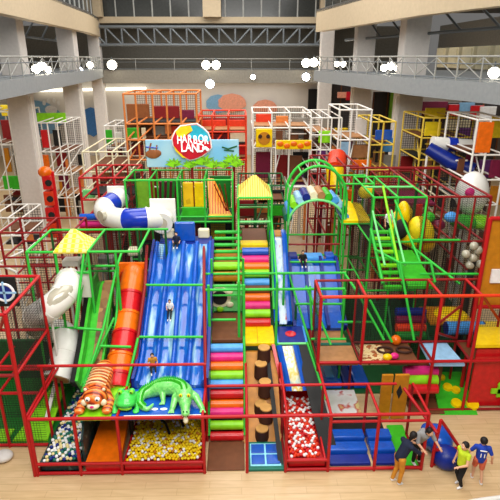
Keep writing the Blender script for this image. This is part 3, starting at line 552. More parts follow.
# river slides
def channel(t, path, w, inner, side, h=.16, extra=None):
    MB().sweep(path, [(-w, 0), (w, 0), (w, -.08), (-w, -.08)]).build('bed', inner, t, smooth=False)
    for s in (-1, 1): MB().sweep(path, [(s*w, -.1), (s*w, h), (s*(w+.09), h+.03), (s*(w+.17), h-.03), (s*(w+.17), -.1)]).build('side', side, t)
t = thing('river_slide', 'narrow blue sided slide with a printed river bed beside the thatched tower', 'slide', (1.2, 15, 2))
a, b = at(278, 240, 16.6), at(283, 324, 14.35)
channel(t, [a+V((0, .4, .02)), a, a.lerp(b, .4)+V((0, 0, -.08)), a.lerp(b, .75)+V((0, 0, -.08)), b], .12, 'river_print_red', 'blue_vinyl', .22)
box_part(t, 'top_pad', 'gold_vinyl', (a.x-.25, 16.9, a.z-.1), (a.x+.3, 17.5, a.z+.08), .03)
t = thing('trampoline', 'dark blue trampoline deck with a red dot between two river slides', 'trampoline', (1.5, 13.8, 2))
q0, q1 = at(278, 342, 13.25), at(307, 342, 13.25)
box_part(t, 'bed', 'navy_vinyl', (q0.x, 13.25, 1.9), (q1.x+.05, 14.3, 1.99), .02); MB().cyl((q0.x+.43, 13.8, 1.985), (q0.x+.43, 13.8, 2.01), .17, n=20).build('red_dot', 'red_vinyl', t)
for x in (q0.x, q1.x): pole(t, 'rim', (x, 13.25, 1.98), (x, 14.3, 1.98), 'sky_vinyl', .04)
for x in (q0.x, q1.x): pole(t, 'leg', (x, 13.25, 0), (x, 13.25, 2), 'green_foam', .045)
pole(t, 'rim', (q0.x, 13.25, 1.98), (q1.x, 13.25, 1.98), 'mint_foam', .045)
t = thing('river_slide', 'short blue sided river slide dropping into the red and white ball pit', 'slide', (1.5, 12.8, .6))
a, b = at(287, 346, 13.2), at(297, 391, 12.4)
channel(t, [a, a.lerp(b, .5), b], .16, 'river_print', 'blue_vinyl', .18)
MB().sweep([a+V((-.42, 0, .05)), b+V((-.42, 0, .05))], [(-.05, .1), (.05, .1), (.05, -.1), (-.05, -.1)]).build('red_edge', 'red_vinyl', t)
t = thing('net_slope', 'dark charcoal sloping net beside the short river slide', 'net', (2, 12, 0))
a, b = at(303, 345, 13.2), at(333, 462, 10.6)
MB().sweep([a, a.lerp(b, .5), b], [(-.22, 0), (.2, 0), (.12, -.04), (-.22, -.04)]).build('net_sheet', 'charcoal_mat', t, smooth=False)
MB().sweep([at(266, 345, 13.3), at(281, 470, 10.3)], [(-.05, 0), (.07, 0), (.07, -.04), (-.05, -.04)]).build('net_sheet', 'charcoal_mat', t, smooth=False)
pole(t, 'edge', at(307, 342, 13.25), at(326, 400, 11.9), 'green_foam', .04)
for p, q in (((283, 262, 16), (318, 370, 13)), ((300, 300, 14.5), (287, 262, 16)), ((314, 303, 14.2), (308, 345, 13.2))): pass
# second blue slide
t = thing('stepped_slide', 'broad blue slide with raised pads dropping to a brown deck right of the tower', 'slide', (2.3, 15, 2))
a0, a1 = at(287, 266, 16.4), at(334, 266, 16.4); w = (a1.x-a0.x)/2; cx = (a0.x+a1.x)/2+.1
path = [(cx, 16.8, a0.z+.1), (cx, 16.4, a0.z), (cx, 15.7, a0.z-.6), (cx, 15.0, 2.1), (cx, 14.4, 1.85)]
lw = 2*w/3
for k, mm in enumerate(('blue_vinyl', 'slide_lane', 'blue_vinyl')): MB().sweep(path, [(-w+k*lw, 0), (-w+(k+1)*lw, 0), (-w+(k+1)*lw, -.15), (-w+k*lw, -.15)]).build('lane', mm, t, smooth=False)
for k in range(4): MB().sweep(path, [(-w+k*lw-.06, -.1), (-w+k*lw-.05, .14), (-w+k*lw+.05, .14), (-w+k*lw+.06, -.1)]).build('divider', 'navy_vinyl', t)
box_part(t, 'top_pad', 'sky_vinyl', (cx-.3, 16.7, a0.z+.05), (cx+.4, 17.2, a0.z+.2), .04); box_part(t, 'top_pad', 'navy_vinyl', (cx-w, 16.8, a0.z-.1), (cx-.5, 17.3, a0.z+.2), .04); box_part(t, 'top_pad', 'blue_vinyl', (cx+.5, 16.8, a0.z-.1), (cx+w, 17.3, a0.z+.2), .04)
# ------------------------------------------------------------------ front platform, pits and mats
t = thing('platform', 'low platform, lime on the left and blue on the right, above the yellow ball pit', 'platform', (-2.5, 10.9, 0))
xm = at(116, 405, 10.9).x
box_part(t, 'lime_top', 'lime_vinyl', (-4.05, 10.32, 1.62), (xm, 11.5, 1.72), .03); box_part(t, 'blue_top', 'blue_vinyl', (xm, 10.32, 1.62), (-.98, 11.5, 1.72), .03)
MB().box((-1.95, 10.36, 1.725), (1.9, .05, .012)).build('white_stripe', 'white_print', t, smooth=False)
box_part(t, 'rear_deck', 'lime_vinyl', (-4.05, 11.5, 1.62), (-3.0, 11.75, 1.72))
for x in (-4.0, -3.0, -1.05): box_part(t, 'support', 'charcoal_mat', (x-.05, 11.3, 0), (x+.05, 11.45, 1.62))
for i, dx in enumerate((0, .27, .5)): MB().ell((-2.45+dx, 10.62, 1.725), (.09, .05, .006)).build('white_mark', 'white_print', t)
t = thing('ramp', 'flat orange ramp sloping up under the lime half of the platform', 'ramp', (-3.5, 11, 0))
MB().poly([(-3.98, 10.32, .34), (-3.1, 10.32, .34), (-3.12, 12.3, .95), (-3.75, 12.3, .95)], (0, 0, -.2)).build('slope', 'orange_vinyl', t, smooth=False)
box_part(t, 'front_pad', 'red_vinyl', (-4.0, 10.3, .0), (-3.1, 10.36, .33))
t = thing('camouflage_panel', 'dark speckled sloping panel beside the orange ramp', 'panel', (-4, 11.2, 0))
MB().poly([(-4.05, 10.4, .1), (-4.05, 12.4, .1), (-4.05, 12.4, 1.6), (-4.05, 10.9, 1.6), (-4.05, 10.4, 1.0)], (.05, 0, 0)).build('panel', 'camo_panel', t, smooth=False)
def star(mb, c, r):
    mb.poly([V((c[0]+(r if i % 2 == 0 else r*.45)*math.sin(i*math.pi/5), c[1], c[2]+(r if i % 2 == 0 else r*.45)*math.cos(i*math.pi/5))) for i in range(10)], (0, .02, 0)); return mb
def ballpit(name, label, x0, x1, y0, y1, wallm, cols, bl, group, nind=100, r=.042, backm=None):
    t = thing(name, label, 'ball pit', ((x0+x1)/2, (y0+y1)/2, 0))
    box_part(t, 'floor_pad', wallm, (x0, y0, 0), (x1, y1, .12)); box_part(t, 'front_wall', wallm, (x0, y0, 0), (x1, y0+.05, .34)); box_part(t, 'side_wall', wallm, (x0, y0, 0), (x0+.05, y1, .36)); box_part(t, 'side_wall', wallm, (x1-.05, y0, 0), (x1, y1, .36))
    box_part(t, 'back_wall', backm or wallm, (x0, y1-.05, 0), (x1, y1, .9))
    pos = []; s = r*1.86; ny = int((y1-y0-.16)/s); nx = int((x1-x0-.14)/s)
    for j in range(ny):
        for i in range(nx): pos.append(V((x0+.09+(i+.5*(j % 2))*s+random.uniform(-.006, .006), y0+.09+j*s, .36+random.uniform(-.035, .035))))
    rnd = random.Random(3); meshes = {}
    for mm in {c[0] for c in cols}:
        b = bmesh.new(); bmesh.ops.create_icosphere(b, subdivisions=2, radius=r); me = bpy.data.meshes.new('ball_'+mm); b.to_mesh(me); b.free(); me.materials.append(M[mm]); [setattr(p, 'use_smooth', True) for p in me.polygons]; meshes[mm] = me
    names = [c[0] for c in cols]; rest = {}
    order = list(range(len(pos))); order = order[:nind]
    for k in range(len(pos)):
        mm = rnd.choice([c[0] for c in cols for _ in range(c[2])] if len(cols[0]) > 2 else names)
        if k < nind:
            o = bpy.data.objects.new('pit_ball', meshes[mm]); C.objects.link(o); o.location = pos[k]
            nm = [c[1] for c in cols if c[0] == mm][0]; tag(o, nm+' '+bl, 'ball', nm+' '+group)
        else: rest.setdefault(mm, []).append(pos[k])
    b = bmesh.new(); mats = list(rest)
    for mi, mm in enumerate(mats):
        for p in rest[mm]:
            n0 = len(b.faces); bmesh.ops.create_icosphere(b, subdivisions=2, radius=r, matrix=Matrix.Translation(p)); b.faces.ensure_lookup_table()
            for f in b.faces[n0:]: f.material_index = mi; f.smooth = True
    me = bpy.data.meshes.new('pit_balls'); b.to_mesh(me); b.free(); [me.materials.append(M[mm]) for mm in mats]
    o = bpy.data.objects.new('pit_balls', me); C.objects.link(o); o['kind'] = 'stuff'; o['label'] = 'mass of plastic balls filling the back of the '+group.replace('balls in the ', ''); o['category'] = 'balls'
    return t
def ballpit_set():
    t = ballpit('ball_pit', 'ball pit full of yellow and white balls under the crocodile platform', -3.02, -.98, 10.3, 12.35, 'red_vinyl', [('yellow_vinyl', 'yellow', 5), ('shield_yellow', 'lemon', 4), ('white_print', 'white', 2), ('gold_vinyl', 'gold', 1)], 'plastic ball near the front of the pit under the crocodile', 'balls in the pit under the crocodile', 110)
    box_part(t, 'star_panel', 'navy_vinyl', (-3.0, 12.3, .3), (-1.0, 12.36, 1.6))
    mb = MB()
    for x, z in ((-2.6, .7), (-2.2, .95), (-1.8, .65), (-1.5, 1.0), (-2.0, .55), (-1.3, .6)): star(mb, (x, 12.28, z), .06)
    mb.build('star_print', 'white_print', t, smooth=False)
    for a, b in (((-2.35, 11.9, .45), (-1.95, 11.2, .45)), ((-1.98, 12.1, .5), (-1.6, 11.5, .45))): MB().tube([V(a), (V(a)+V(b))/2+V((.06, 0, .05)), V(b)], .035, 8).build('foam_stick', 'black_foam', t)
    ballpit('ball_pit', 'teal, navy and white ball pit in the left front corner of the red frame', -5.15, -4.12, 10.32, 13.4, 'camo_panel', [('teal_vinyl', 'teal', 3), ('white_print', 'white', 4), ('navy_vinyl', 'navy', 2), ('sand', 'sand coloured', 2)], 'plastic ball near the front of the left corner pit', 'balls in the left corner pit', 90, r=.046)
    ballpit('ball_pit', 'ball pit of red, orange and white balls right of the blue square mat', 1.2, 2.18, 10.32, 13.0, 'red_vinyl', [('red_vinyl', 'red', 3), ('white_print', 'white', 4), ('orange_red_foam', 'orange', 4)], 'plastic ball near the front of the pit right of the blue squares', 'balls in the pit right of the blue squares', 90, r=.046)
ballpit_set()
# green mats at the left
t = thing('play_mat', 'dark green padded floor with a bright lime wedge at the left edge', 'mat', (-6.4, 12.5, 0))
box_part(t, 'floor_pad', 'deep_green_vinyl', (-8.2, 11.35, 0), (-5.3, 14.5, .08)); MB().poly([(-6.3, 11.4, .08), (-5.35, 11.4, .08), (-5.35, 13.1, .6), (-5.75, 13.1, .6)], (0, 0, .06)).build('lime_wedge', 'lime_vinyl', t, smooth=False)
box_part(t, 'back_pad', 'dark_green', (-8.2, 14.4, 0), (-5.3, 14.55, 1.5)); box_part(t, 'lime_pad', 'lime_vinyl', (-8.2, 11.4, .08), (-6.45, 11.9, .13))
MB().box((-5.5, 12.4, .75), (.1, 1.3, .05), Matrix.Rotation(.5, 3, 'X')).build('white_strip', 'white_paint', t)
t = thing('target_board', 'dark board with a white ring and blue cross at the left edge', 'board', at(10, 292, 12.3))
a, b = at(-6, 277, 12.33), at(20, 306, 12.33); c = at(5, 292, 12.3)
box_part(t, 'board', 'charcoal_mat', (a.x, 12.3, b.z), (b.x, 12.36, a.z))
MB().tube([(c.x+.24*math.cos(i*math.tau/24), 12.27, c.z+.24*math.sin(i*math.tau/24)) for i in range(25)], .035, 8, closed=False).build('ring', 'white_print', t)
MB().cyl((c.x, 12.29, c.z), (c.x, 12.26, c.z), .2, n=20).build('disc', 'navy_vinyl', t)
MB().box((c.x, 12.25, c.z), (.62, .03, .05)).box((c.x, 12.25, c.z), (.05, .03, .62)).build('cross', 'pale_blue_vinyl', t, smooth=False)
tag(MB().ell(gz(3, 456, .12)+V((0, 0, 0)), (.26, .22, .13), n=12).build('floor_cushion', 'concrete_paint'), 'round grey white cushion on the wooden floor at the left edge', 'cushion')
# dark play floor beneath the frames
t = thing('floor_mat', 'dark green safety mat spread under the middle of the play frames', 'mat', (0, 17, 0))
box_part(t, 'mat', 'dark_green', (-5.4, 13.45, 0), (9.2, 20.5, .04), 0)
# ================================================================== creatures on the platform
t = thing('tiger_figure', 'orange striped tiger figure lying with its head at the edge of the lime platform', 'tiger figure', at(98, 400, 10.9))
hd = at(96, 403, 10.75); tl = at(104, 372, 11.95); hd.z = 2.02; 
mid = hd.lerp(tl, .5)
mb = MB().ell(hd, (.31, .26, .25)).ell(hd+V((0, -.17, -.06)), (.14, .12, .1)).cap(hd+V((0, .1, -.02)), hd.lerp(tl, .35)+V((0, 0, .02)), .24, .33).cap(hd.lerp(tl, .35)+V((0, 0, .02)), tl, .33, .3).ell(tl+V((0, .1, 0)), .28)
for s in (-1, 1):
    mb.cap(hd+V((s*.2, .25, -.08)), hd+V((s*.36, .02, -.2)), .14, .12).cap(hd+V((s*.36, .02, -.2)), hd+V((s*.34, -.2, -.22)), .12, .11).ell(hd+V((s*.34, -.25, -.2)), (.14, .14, .1)).ell(hd+V((s*.23, .05, .2)), (.08, .05, .08)).cap(tl+V((s*.22, -.1, -.1)), tl+V((s*.28, -.35, -.2)), .12, .09)
body = blob(mb, 'body', 'tiger_fur', t, .02, 3)
mb = MB(); mb.ell(hd+V((0, -.23, -.1)), (.16, .11, .08)); mb.build('muzzle', 'cream_foam', t)
MB().ell(hd+V((0, -.34, -.05)), (.05, .03, .03)).build('nose', 'pink_vinyl', t)
for s in (-1, 1):
    e = MB().ell(hd+V((s*.12, -.22, .09)), (.065, .05, .06)).build('eye', 'eye_white', t); MB().ell(hd+V((s*.12, -.265, .095)), (.025, .015, .028)).build('pupil', 'eye_black', e)
    MB().ell(hd+V((s*.23, .01, .21)), (.045, .03, .045)).build('inner_ear', 'cream_foam', t); MB().ell(hd+V((s*.24, -.15, -.06)), (.08, .07, .09)).build('cheek', 'cream_foam', t)
tail = MB().tube(bez([tl+V((.05, .2, .05)), tl+V((.15, .35, .2)), tl+V((.2, .5, .4))], 5), .06, 10).build('tail', 'tiger_fur', t)
mb = MB()
for k in range(7):
    c = hd.lerp(tl, .22+k*.125); mb.tube([c+V((.345*math.sin(a)*.98, -.1*math.cos(a), .325*math.cos(a)+.02)) for a in [-.85+i*.17 for i in range(11)]], .022, 6)
mb.build('back_stripes', 'tiger_stripe', t)
t = thing('frog_figure', 'bright green frog figure between the tiger and the crocodile', 'frog figure', at(127, 411, 10.6))
c = at(127, 402, 10.75); c.z = 1.95
mb = MB().ell(c, (.26, .27, .2)).ell(c+V((0, -.14, -.02)), (.24, .18, .13))
for s in (-1, 1): mb.ell(c+V((s*.14, .04, .19)), .085).cap(c+V((s*.22, .12, -.05)), c+V((s*.28, -.15, -.18)), .1, .06).ell(c+V((s*.26, -.22, -.2)), (.09, .1, .04)).ell(c+V((s*.22, .22, -.1)), (.13, .16, .13))
blob(mb, 'body', 'frog_green', t, .018, 3)
for s in (-1, 1): e = MB().ell(c+V((s*.14, -.025, .215)), .055).build('eye', 'lime_vinyl', t); MB().ell(c+V((s*.14, -.07, .225)), (.022, .02, .028)).build('pupil', 'eye_black', e)
MB().tube([c+V((.27*math.sin(a), -.1-.225*math.cos(a)+.02, -.03+.02*math.cos(3*a))) for a in [-1.2+i*.2 for i in range(13)]], .016, 6).build('mouth', 'deep_green_vinyl', t)
MB().ell(c+V((0, -.24, -.1)), (.17, .07, .06)).build('belly', 'lime_vinyl', t)
t = thing('crocodile_figure', 'large light green crocodile figure sprawled on the blue platform, snout over the edge', 'crocodile figure', at(180, 405, 10.8))
def pz(px, py, Y, z): p = at(px, py, Y); p.z = z; return p
spine = bez([pz(153, 396, 10.7, 1.82), pz(146, 402, 10.55, 1.78), pz(139, 396, 10.75, 1.8), pz(142, 388, 11.05, 1.84), pz(152, 385, 11.2, 1.88), pz(164, 385, 11.2, 1.98), pz(175, 386, 11.15, 2.0), pz(183, 391, 10.98, 2.0), pz(185, 399, 10.75, 2.0)], 6)
rad = [.03+.05*min(1, i/10)+.15*max(0, min(1, (i-12)/16)) for i in range(len(spine))]
mb = MB().tube(spine, rad, 14)
h0 = spine[-1]; h1 = pz(186, 421, 10.2, 1.93)
mb.cap(h0, h0.lerp(h1, .45), .2, .15).cap(h0.lerp(h1, .4), h1, .15, .085).ell(h1, (.11, .1, .07))
for s in (-1, 1): mb.ell(h0.lerp(h1, .3)+V((s*.1, 0, .13)), .07)
sh = spine[-6]
for s, kx in ((-1, 168), (1, 204)):
    f = pz(kx+(4 if s < 0 else -2), 404, 10.55, 1.78); e = sh.lerp(f, .55)+V((s*.05, .05, .08)); mb.cap(sh+V((s*.08, 0, 0)), e, .13, .1).cap(e, f, .1, .07)
    for q in (-1, 0, 1): mb.cap(f, f+V((q*.06+s*.02, -.11, -.03)), .045, .025)
hp = spine[-18]; f = pz(163, 395, 10.85, 1.78); mb.cap(hp, hp.lerp(f, .5)+V((-.06, 0, .05)), .12, .09).cap(hp.lerp(f, .5)+V((-.06, 0, .05)), f, .09, .06)
for q in (-1, 0, 1): mb.cap(f, f+V((q*.06-.03, -.09, -.02)), .04, .022)
f = pz(168, 380, 11.45, 1.8); mb.cap(hp, f, .12, .06)
blob(mb, 'body', 'croc_skin', t, .018, 2)
mb = MB()
for i in range(8, len(spine)-1, 1):
    d = (spine[i+1]-spine[i-1]).normalized(); n = d.cross(V((0, 0, 1))).normalized()
    for q in (-.06, .06): mb.cyl(spine[i]+n*q+V((0, 0, rad[i]*.9)), spine[i]+n*q+V((0, 0, rad[i]+.07)), .035, .004, 6)
mb.build('back_ridge', 'green_vinyl', t)
for s in (-1, 1):
    ec = h0.lerp(h1, .3)+V((s*.1, -.03, .19)); e = MB().ell(ec, .045).build('eye', 'shield_yellow', t); MB().ell(ec+V((0, -.035, .012)), (.014, .018, .03)).build('pupil', 'eye_black', e)
    MB().ell(h1+V((s*.04, -.05, .07)), .02).build('nostril', 'dark_green', t)
mb = MB(); lowj = MB().cap(h0.lerp(h1, .4)+V((0, 0, -.12)), h1+V((0, -.03, -.22)), .1, .06).build('lower_jaw', 'cream_foam', t)
for i in range(5):
    for s in (-1, 1): mb.cyl(h0.lerp(h1, .5+i*.12)+V((s*(.11-i*.008), 0, -.05)), h0.lerp(h1, .5+i*.12)+V((s*(.11-i*.008), -.01, -.13)), .02, .002, 6)
mb.build('teeth', 'white_print', t)
# ================================================================== right half
t = thing('play_gym', 'red frame with an orange-red top beam across the right half', 'play frame', (4.8, R2, 0))
RX = [2.22, 3.46, 5.56, 6.68, 7.9]
for x in RX:
    pole(t, 'post', (x, R2, 0 if x > 5 else 1.7), (x, R2, 3.86), 'red_foam', .055); pole(t, 'post', (x, 13.65, 0), (x, 13.65, 3.86), 'dark_red', .045)
    pole(t, 'beam', (x, R2, 3.86), (x, 13.65, 3.86), 'red_foam', .05); pole(t, 'beam', (x, R2, Z1), (x, 14.9, Z1), 'dark_red', .045)
pole(t, 'beam', (2.22, R2, 3.86), (9, R2, 3.86), 'orange_red_foam', .055); pole(t, 'beam', (2.22, 13.65, 3.86), (9, 13.65, 3.86), 'dark_red', .045)
pole(t, 'beam', (2.22, R2, Z1), (9, R2, Z1), 'red_foam', .055); pole(t, 'beam', (3.46, 13.65, Z1), (9, 13.65, Z1), 'dark_red', .045)
pole(t, 'beam', (5.56, R2, .06), (9, R2, .06), 'dark_red', .045); pole(t, 'brace', (6.68, R2, 3.86), (7.9, 13.65, 2.5), 'red_foam', .05); pole(t, 'brace', (5.56, R2, 3.0), (6.68, 13.65, 3.0), 'dark_red', .045)
pole(t, 'beam', (5.56, R2, 2.7), (6.68, 13.65, 1.85), 'dark_red', .045)
box_part(t, 'deck', 'tan_mat', (2.25, 12.6, 1.62), (3.42, 13.55, 1.72)); box_part(t, 'deck', 'tan_mat', (2.0, 13.7, 1.62), (3.3, 14.6, 1.72)); box_part(t, 'teal_edge', 'teal_vinyl', (2.2, 13.56, 1.6), (3.4, 13.68, 1.75))
box_part(t, 'leaf_deck', 'leaf_litter_print', (3.5, 12.6, 1.62), (4.35, 13.6, 1.72)); box_part(t, 'deck', 'brown_mat', (4.36, 12.6, 1.6), (5.2, 13.9, 1.7)); 
MB().poly([at(419, 342, 13.7), at(446, 342, 13.7), at(465, 364, 12.6), at(431, 364, 12.6)], (0, 0, -.08)).build('pale_blue_deck', 'pale_blue_vinyl', t, smooth=False)
box_part(t, 'deck', 'brown_mat', (at(467, 350, 13).x, 12.75, 1.64), (at(484, 350, 13).x, 13.75, 1.74))
a, b = at(446, 328, 13.9), at(482, 328, 13.9); MB().cyl(a, (b.x, a.y, a.z), .21, n=20).build('blue_roller', 'sky_vinyl', t)
for x in (a.x-.02, b.x): MB().cyl((x, a.y, a.z), (x+.05, a.y, a.z), .2, n=20).build('roller_cap', 'navy_vinyl', t)
a, b = at(430, 322, 14.3), at(474, 322, 14.3); box_part(t, 'gold_deck', 'gold_vinyl', (a.x, 14.25, a.z-.1), (b.x, 15.4, a.z))
MB().ell(((a.x+b.x)/2+.15, 14.8, a.z), (.55, .5, .14)).build('bowl', 'yellow_vinyl', t)
a = at(473, 345, 12.6); MB().poly([(a.x, 12.6, a.z), (9, 12.6, a.z), (9, 14, a.z), (a.x+.75, 14, a.z)], (0, 0, -.1)).build('gold_deck', 'yellow_vinyl', t, smooth=False)
a, b = at(477, 352, 12.7), at(500, 412, 12.7)
box_part(t, 'puzzle_wall', 'red_vinyl', (a.x, 12.7, 0.05), (8.6, 12.78, a.z+.1))
c = at(498, 391, 12.66); MB().box(c, (.42, .05, .16)).box(c+V((.05, 0, 0)), (.15, .05, .42)).cyl(c+V((.05, -.03, .22)), c+V((.05, .02, .22)), .09).build('puzzle_shape', 'lime_vinyl', t, smooth=False)
net(t, (3.46, 13.65, Z1), (7.9, 13.65, 3.86)); net(t, (2.22, R2, Z1), (2.22, 13.65, 3.86)); net(t, (3.46, R2, Z1), (3.46, 13.65, 3.86))
t = thing('roller_stair', 'short dim stair of dark blue, maroon, orange and green rollers behind the right red posts', 'roller stair', (4.9, 14.3, 1.7))
for k, (py, mm) in enumerate(((312, 'navy_vinyl'), (320, 'maroon_vinyl'), (328, 'orange_red_foam'), (336, 'deep_green_vinyl'))):
    Y = 14.7-k*.22; a, b = at(396, py, Y), at(425, py, Y); MB().cyl(a, (b.x, a.y, a.z), .14, n=18).build('roller', mm, t)
a, b = at(394, 340, 14), at(427, 306, 14.9); 
for x in (a.x, b.x-.1): pole(t, 'side_rail', (x, 14, a.z-.3), (x, 14.9, b.z), 'dark_green', .05)
t = thing('roller_stair', 'three pink, lime and red rollers above a brown mat at the right', 'roller stair', (5, 12.8, 0))
for k, (py, mm) in enumerate(((371, 'pink_vinyl'), (380, 'lime_vinyl'), (389, 'red_vinyl'))):
    Y = 13.0-k*.17; a, b = at(404, py, Y), at(437, py, Y); MB().cyl(a, (b.x, a.y, a.z), .15, n=18).build('roller', mm, t)
a = at(404, 400, 13.1); b = at(438, 400, 13.1); box_part(t, 'backing', 'brown_mat', (a.x, 13.1, 0), (b.x, 13.2, 1.4)); box_part(t, 'mat', 'brown_mat', (a.x, 12.4, 0), (b.x-.05, 13.1, .06))
t = thing('play_ramp', 'bright green ramp with round yellow footholds at the right', 'ramp', (6.4, 12.9, 0))
q = [gz(440, 415, 0), gz(478, 415, 0), at(461, 372, 13.9), at(431, 372, 13.9)]; q = [V((p.x, p.y, p.z)) for p in q]; q[2].z = q[3].z
MB().poly(q, (0, .03, -.06)).build('slope', 'green_vinyl', t, smooth=False)
nr = (q[1]-q[0]).cross(q[3]-q[0]).normalized()
if nr.z < 0: nr = -nr
for u, v, r in ((.4, .62, .15), (.62, .55, .14), (.52, .25, .17), (.95, .22, .2), (.3, .85, .11)):
    c = q[0].lerp(q[1], u).lerp(q[3].lerp(q[2], u), v); MB().cyl(c, c+nr*.07, r, r*.9, n=20).build('foothold', 'yellow_vinyl', t)
t = thing('panel_wall', 'pair of tall golden panels, one with a black diamond hole, inside the red frame', 'panel', (3.9, 12, 0))
for px0, px1, Y in ((381, 393, 12.1), (394, 409, 12.1)):
    a, b = at(px0, 390, Y), at(px1, 390, Y); box_part(t, 'panel', 'gold_vinyl', (a.x, Y, .1), (b.x-.02, Y+.08, 1.62), .02)
c = at(399.5, 392, 12.09); MB().poly([c+V((-.09, 0, 0)), c+V((0, 0, -.24)), c+V((.09, 0, 0)), c+V((0, 0, .24))], (0, .03, 0)).build('diamond_hole', 'black_foam', t, smooth=False)
a = at(396, 340, 13.6); tag(MB().ell(a, .16).build('ball', 'orange_vinyl'), 'orange ball on the brown deck in front of the dim roller stair', 'ball')
for px, lab in ((385, 'left of two dark rings lying on the brown deck'), (404, 'right of two dark rings lying on the brown deck')):
    c = at(px, 350, 13.2); c.z = 1.76; tag(MB().tube([c+V((.22*math.cos(i*math.tau/20), .16*math.sin(i*math.tau/20), 0)) for i in range(21)], .035, 8, closed=False).build('foam_ring', 'bark'), lab, 'ring')
a = at(394, 360, 12.8); a.z = 1.8; tag(MB().ell(a, (.13, .1, .1)).build('ball', 'pink_vinyl'), 'pink ball at the front of the brown deck', 'ball')
a = at(387, 361, 12.75); a.z = 1.8; tag(MB().ell(a, (.14, .1, .1)).build('ball', 'yellow_vinyl'), 'yellow ball at the front of the brown deck', 'ball')
t = thing('crash_mat', 'thick blue crash mats with a paler panel behind the glossy print', 'mat', (3, 14.2, 0))
box_part(t, 'blue_mat', 'blue_vinyl', (2.3, 13.65, .04), (3.25, 14.95, .3), .05); box_part(t, 'pale_panel', 'sky_vinyl', (2.75, 13.9, .3), (3.02, 14.9, .33), .01); box_part(t, 'navy_mat', 'navy_vinyl', (3.28, 13.65, .04), (3.6, 14.95, .28), .05); box_part(t, 'blue_mat', 'blue_vinyl', (3.62, 13.65, .04), (4.1, 14.95, .3), .05)
tag(box_part(None, 'printed_mat', 'cartoon_print', (2.3, 12.35, .0), (3.62, 13.6, .06)), 'glossy white mat with a coloured print under the right red rails', 'mat')
t = thing('safety_mat', 'quilted dark blue mats just inside the front red rails on the right', 'mat', (3.4, 10.9, 0))
for x0, x1 in ((2.3, 3.38), (3.46, 4.12)):
    for k in range(3): box_part(t, 'quilt', 'navy_vinyl' if k == 0 else 'blue_vinyl', (x0, 10.38+k*.37, 0), (x1, 10.73+k*.37, .12+.1*k), .04)
box_part(t, 'dark_strip', 'charcoal_mat', (2.3, 11.5, 0), (4.1, 12.3, .03))
tag(MB().poly([(4.15, 10.35, 0), (4.62, 10.35, 0), (4.66, 11.9, 0), (4.2, 11.9, 0)], (0, 0, .06)).build('green_mat', 'green_vinyl', smooth=False), 'green mat in the front right corner by the bean bags', 'mat')
def beanbag(c, r, lab, seed):
    rn = random.Random(seed); mb = MB().ell(c+V((0, 0, r[2]*.8)), r)
    for k in range(5): mb.ell(c+V((rn.uniform(-.6, .6)*r[0], rn.uniform(-.5, .5)*r[1], r[2]*(.9+rn.random()*.5))), (r[0]*.5, r[1]*.5, r[2]*.45))
    root = thing('bean_bag', lab, 'bean bag', c); blob(mb, 'bag', 'navy_vinyl' if seed == 1 else 'blue_vinyl', root, .03, 6)
    MB().tube([c+V((-r[0]*.8, -r[1]*.45, r[2]*.6)), c+V((0, -r[1]*.55, r[2]*1.55)), c+V((r[0]*.8, -r[1]*.4, r[2]*.6))], .015, 6).build('seam', 'navy_vinyl', root)
beanbag(gz(436, 447, 0), (.42, .46, .36), 'blue bean bag slumped behind the triangular red gate', 2); beanbag(gz(445, 465, 0), (.36, .34, .32), 'darker navy bean bag nearest the two standing children', 1)
# green rails over the second blue slide
t = thing('play_gym', 'green frame of sloping poles around the second blue slide', 'play frame', (2.5, 14.5, 0))
for p, q in (((285, 262, 16.4), (319, 372, 12.9)), ((306, 286, 14.3), (331, 345, 13.0)), ((315, 282, 14.4), (324, 300, 13.4)), ((290, 262, 16.4), (336, 262, 16.4)), ((296, 304, 14.6), (345, 304, 14.6)), ((345, 274, 14.9), (356, 290, 13.7)), ((311, 339, 13.3), (346, 339, 13.3)), ((310, 286, 14.2), (312, 330, 13.6)), ((356, 290, 13.7), (384, 340, 13.0)), ((338, 322, 13.7), (374, 322, 13.7))):
    pole(t, 'brace', at(*p), at(*q), 'green_foam', .045)
for p in ((285, 262, 16.4), (336, 262, 16.4), (296, 304, 14.6), (345, 304, 14.6)): a = at(*p); pole(t, 'post', a, (a.x, a.y, 0), 'dark_green', .045)
# arch bridge
t = thing('arch_bridge', 'green arched bridge with a walkway of coloured foam rollers', 'bridge', (2, 17.5, 0))
a, b = at(288, 225, 17.5), at(345, 225, 17.5); cx, hw = (a.x+b.x)/2, (b.x-a.x)/2; zt = at(315, 166, 17.5).z; zb = at(315, 200, 17.5).z; ze = a.z
for Y in (17.5, 18.6):
    arc = lambda zc, h, w2: [V((cx+w2*math.cos(math.pi*i/16), Y, zc+h*math.sin(math.pi*i/16))) for i in range(17)]
    MB().tube(arc(zt-1.25, 1.25, hw), .05, 10).build('arch_rail', 'green_foam', t)
    MB().tube(arc(ze, zb-ze, hw), .05, 10).build('lower_arch', 'mint_foam' if Y < 18 else 'green_foam', t)
    for s in (-1, 1): pole(t, 'post', (cx+s*hw, Y, 0), (cx+s*hw, Y, zt-1.25), 'green_foam', .05)
    for z in (ze-.75, ze-1.6): pole(t, 'beam', (cx-hw, Y, z), (cx+hw, Y, z), 'dark_red' if Y < 18 else 'green_foam', .045)
for i in range(5): A_ = math.pi*(i+.5)/5; pole(t, 'tie', (cx+hw*math.cos(A_), 17.5, zt-1.25+1.25*math.sin(A_)), (cx+hw*math.cos(A_), 18.6, zt-1.25+1.25*math.sin(A_)), 'green_foam', .04)
cl = ['teal_vinyl', 'sky_vinyl', 'lime_vinyl', 'pale_blue_vinyl', 'navy_vinyl', 'cream_foam', 'tan_mat', 'green_vinyl', 'sky_vinyl', 'pale_blue_vinyl', 'teal_vinyl', 'sky_vinyl']
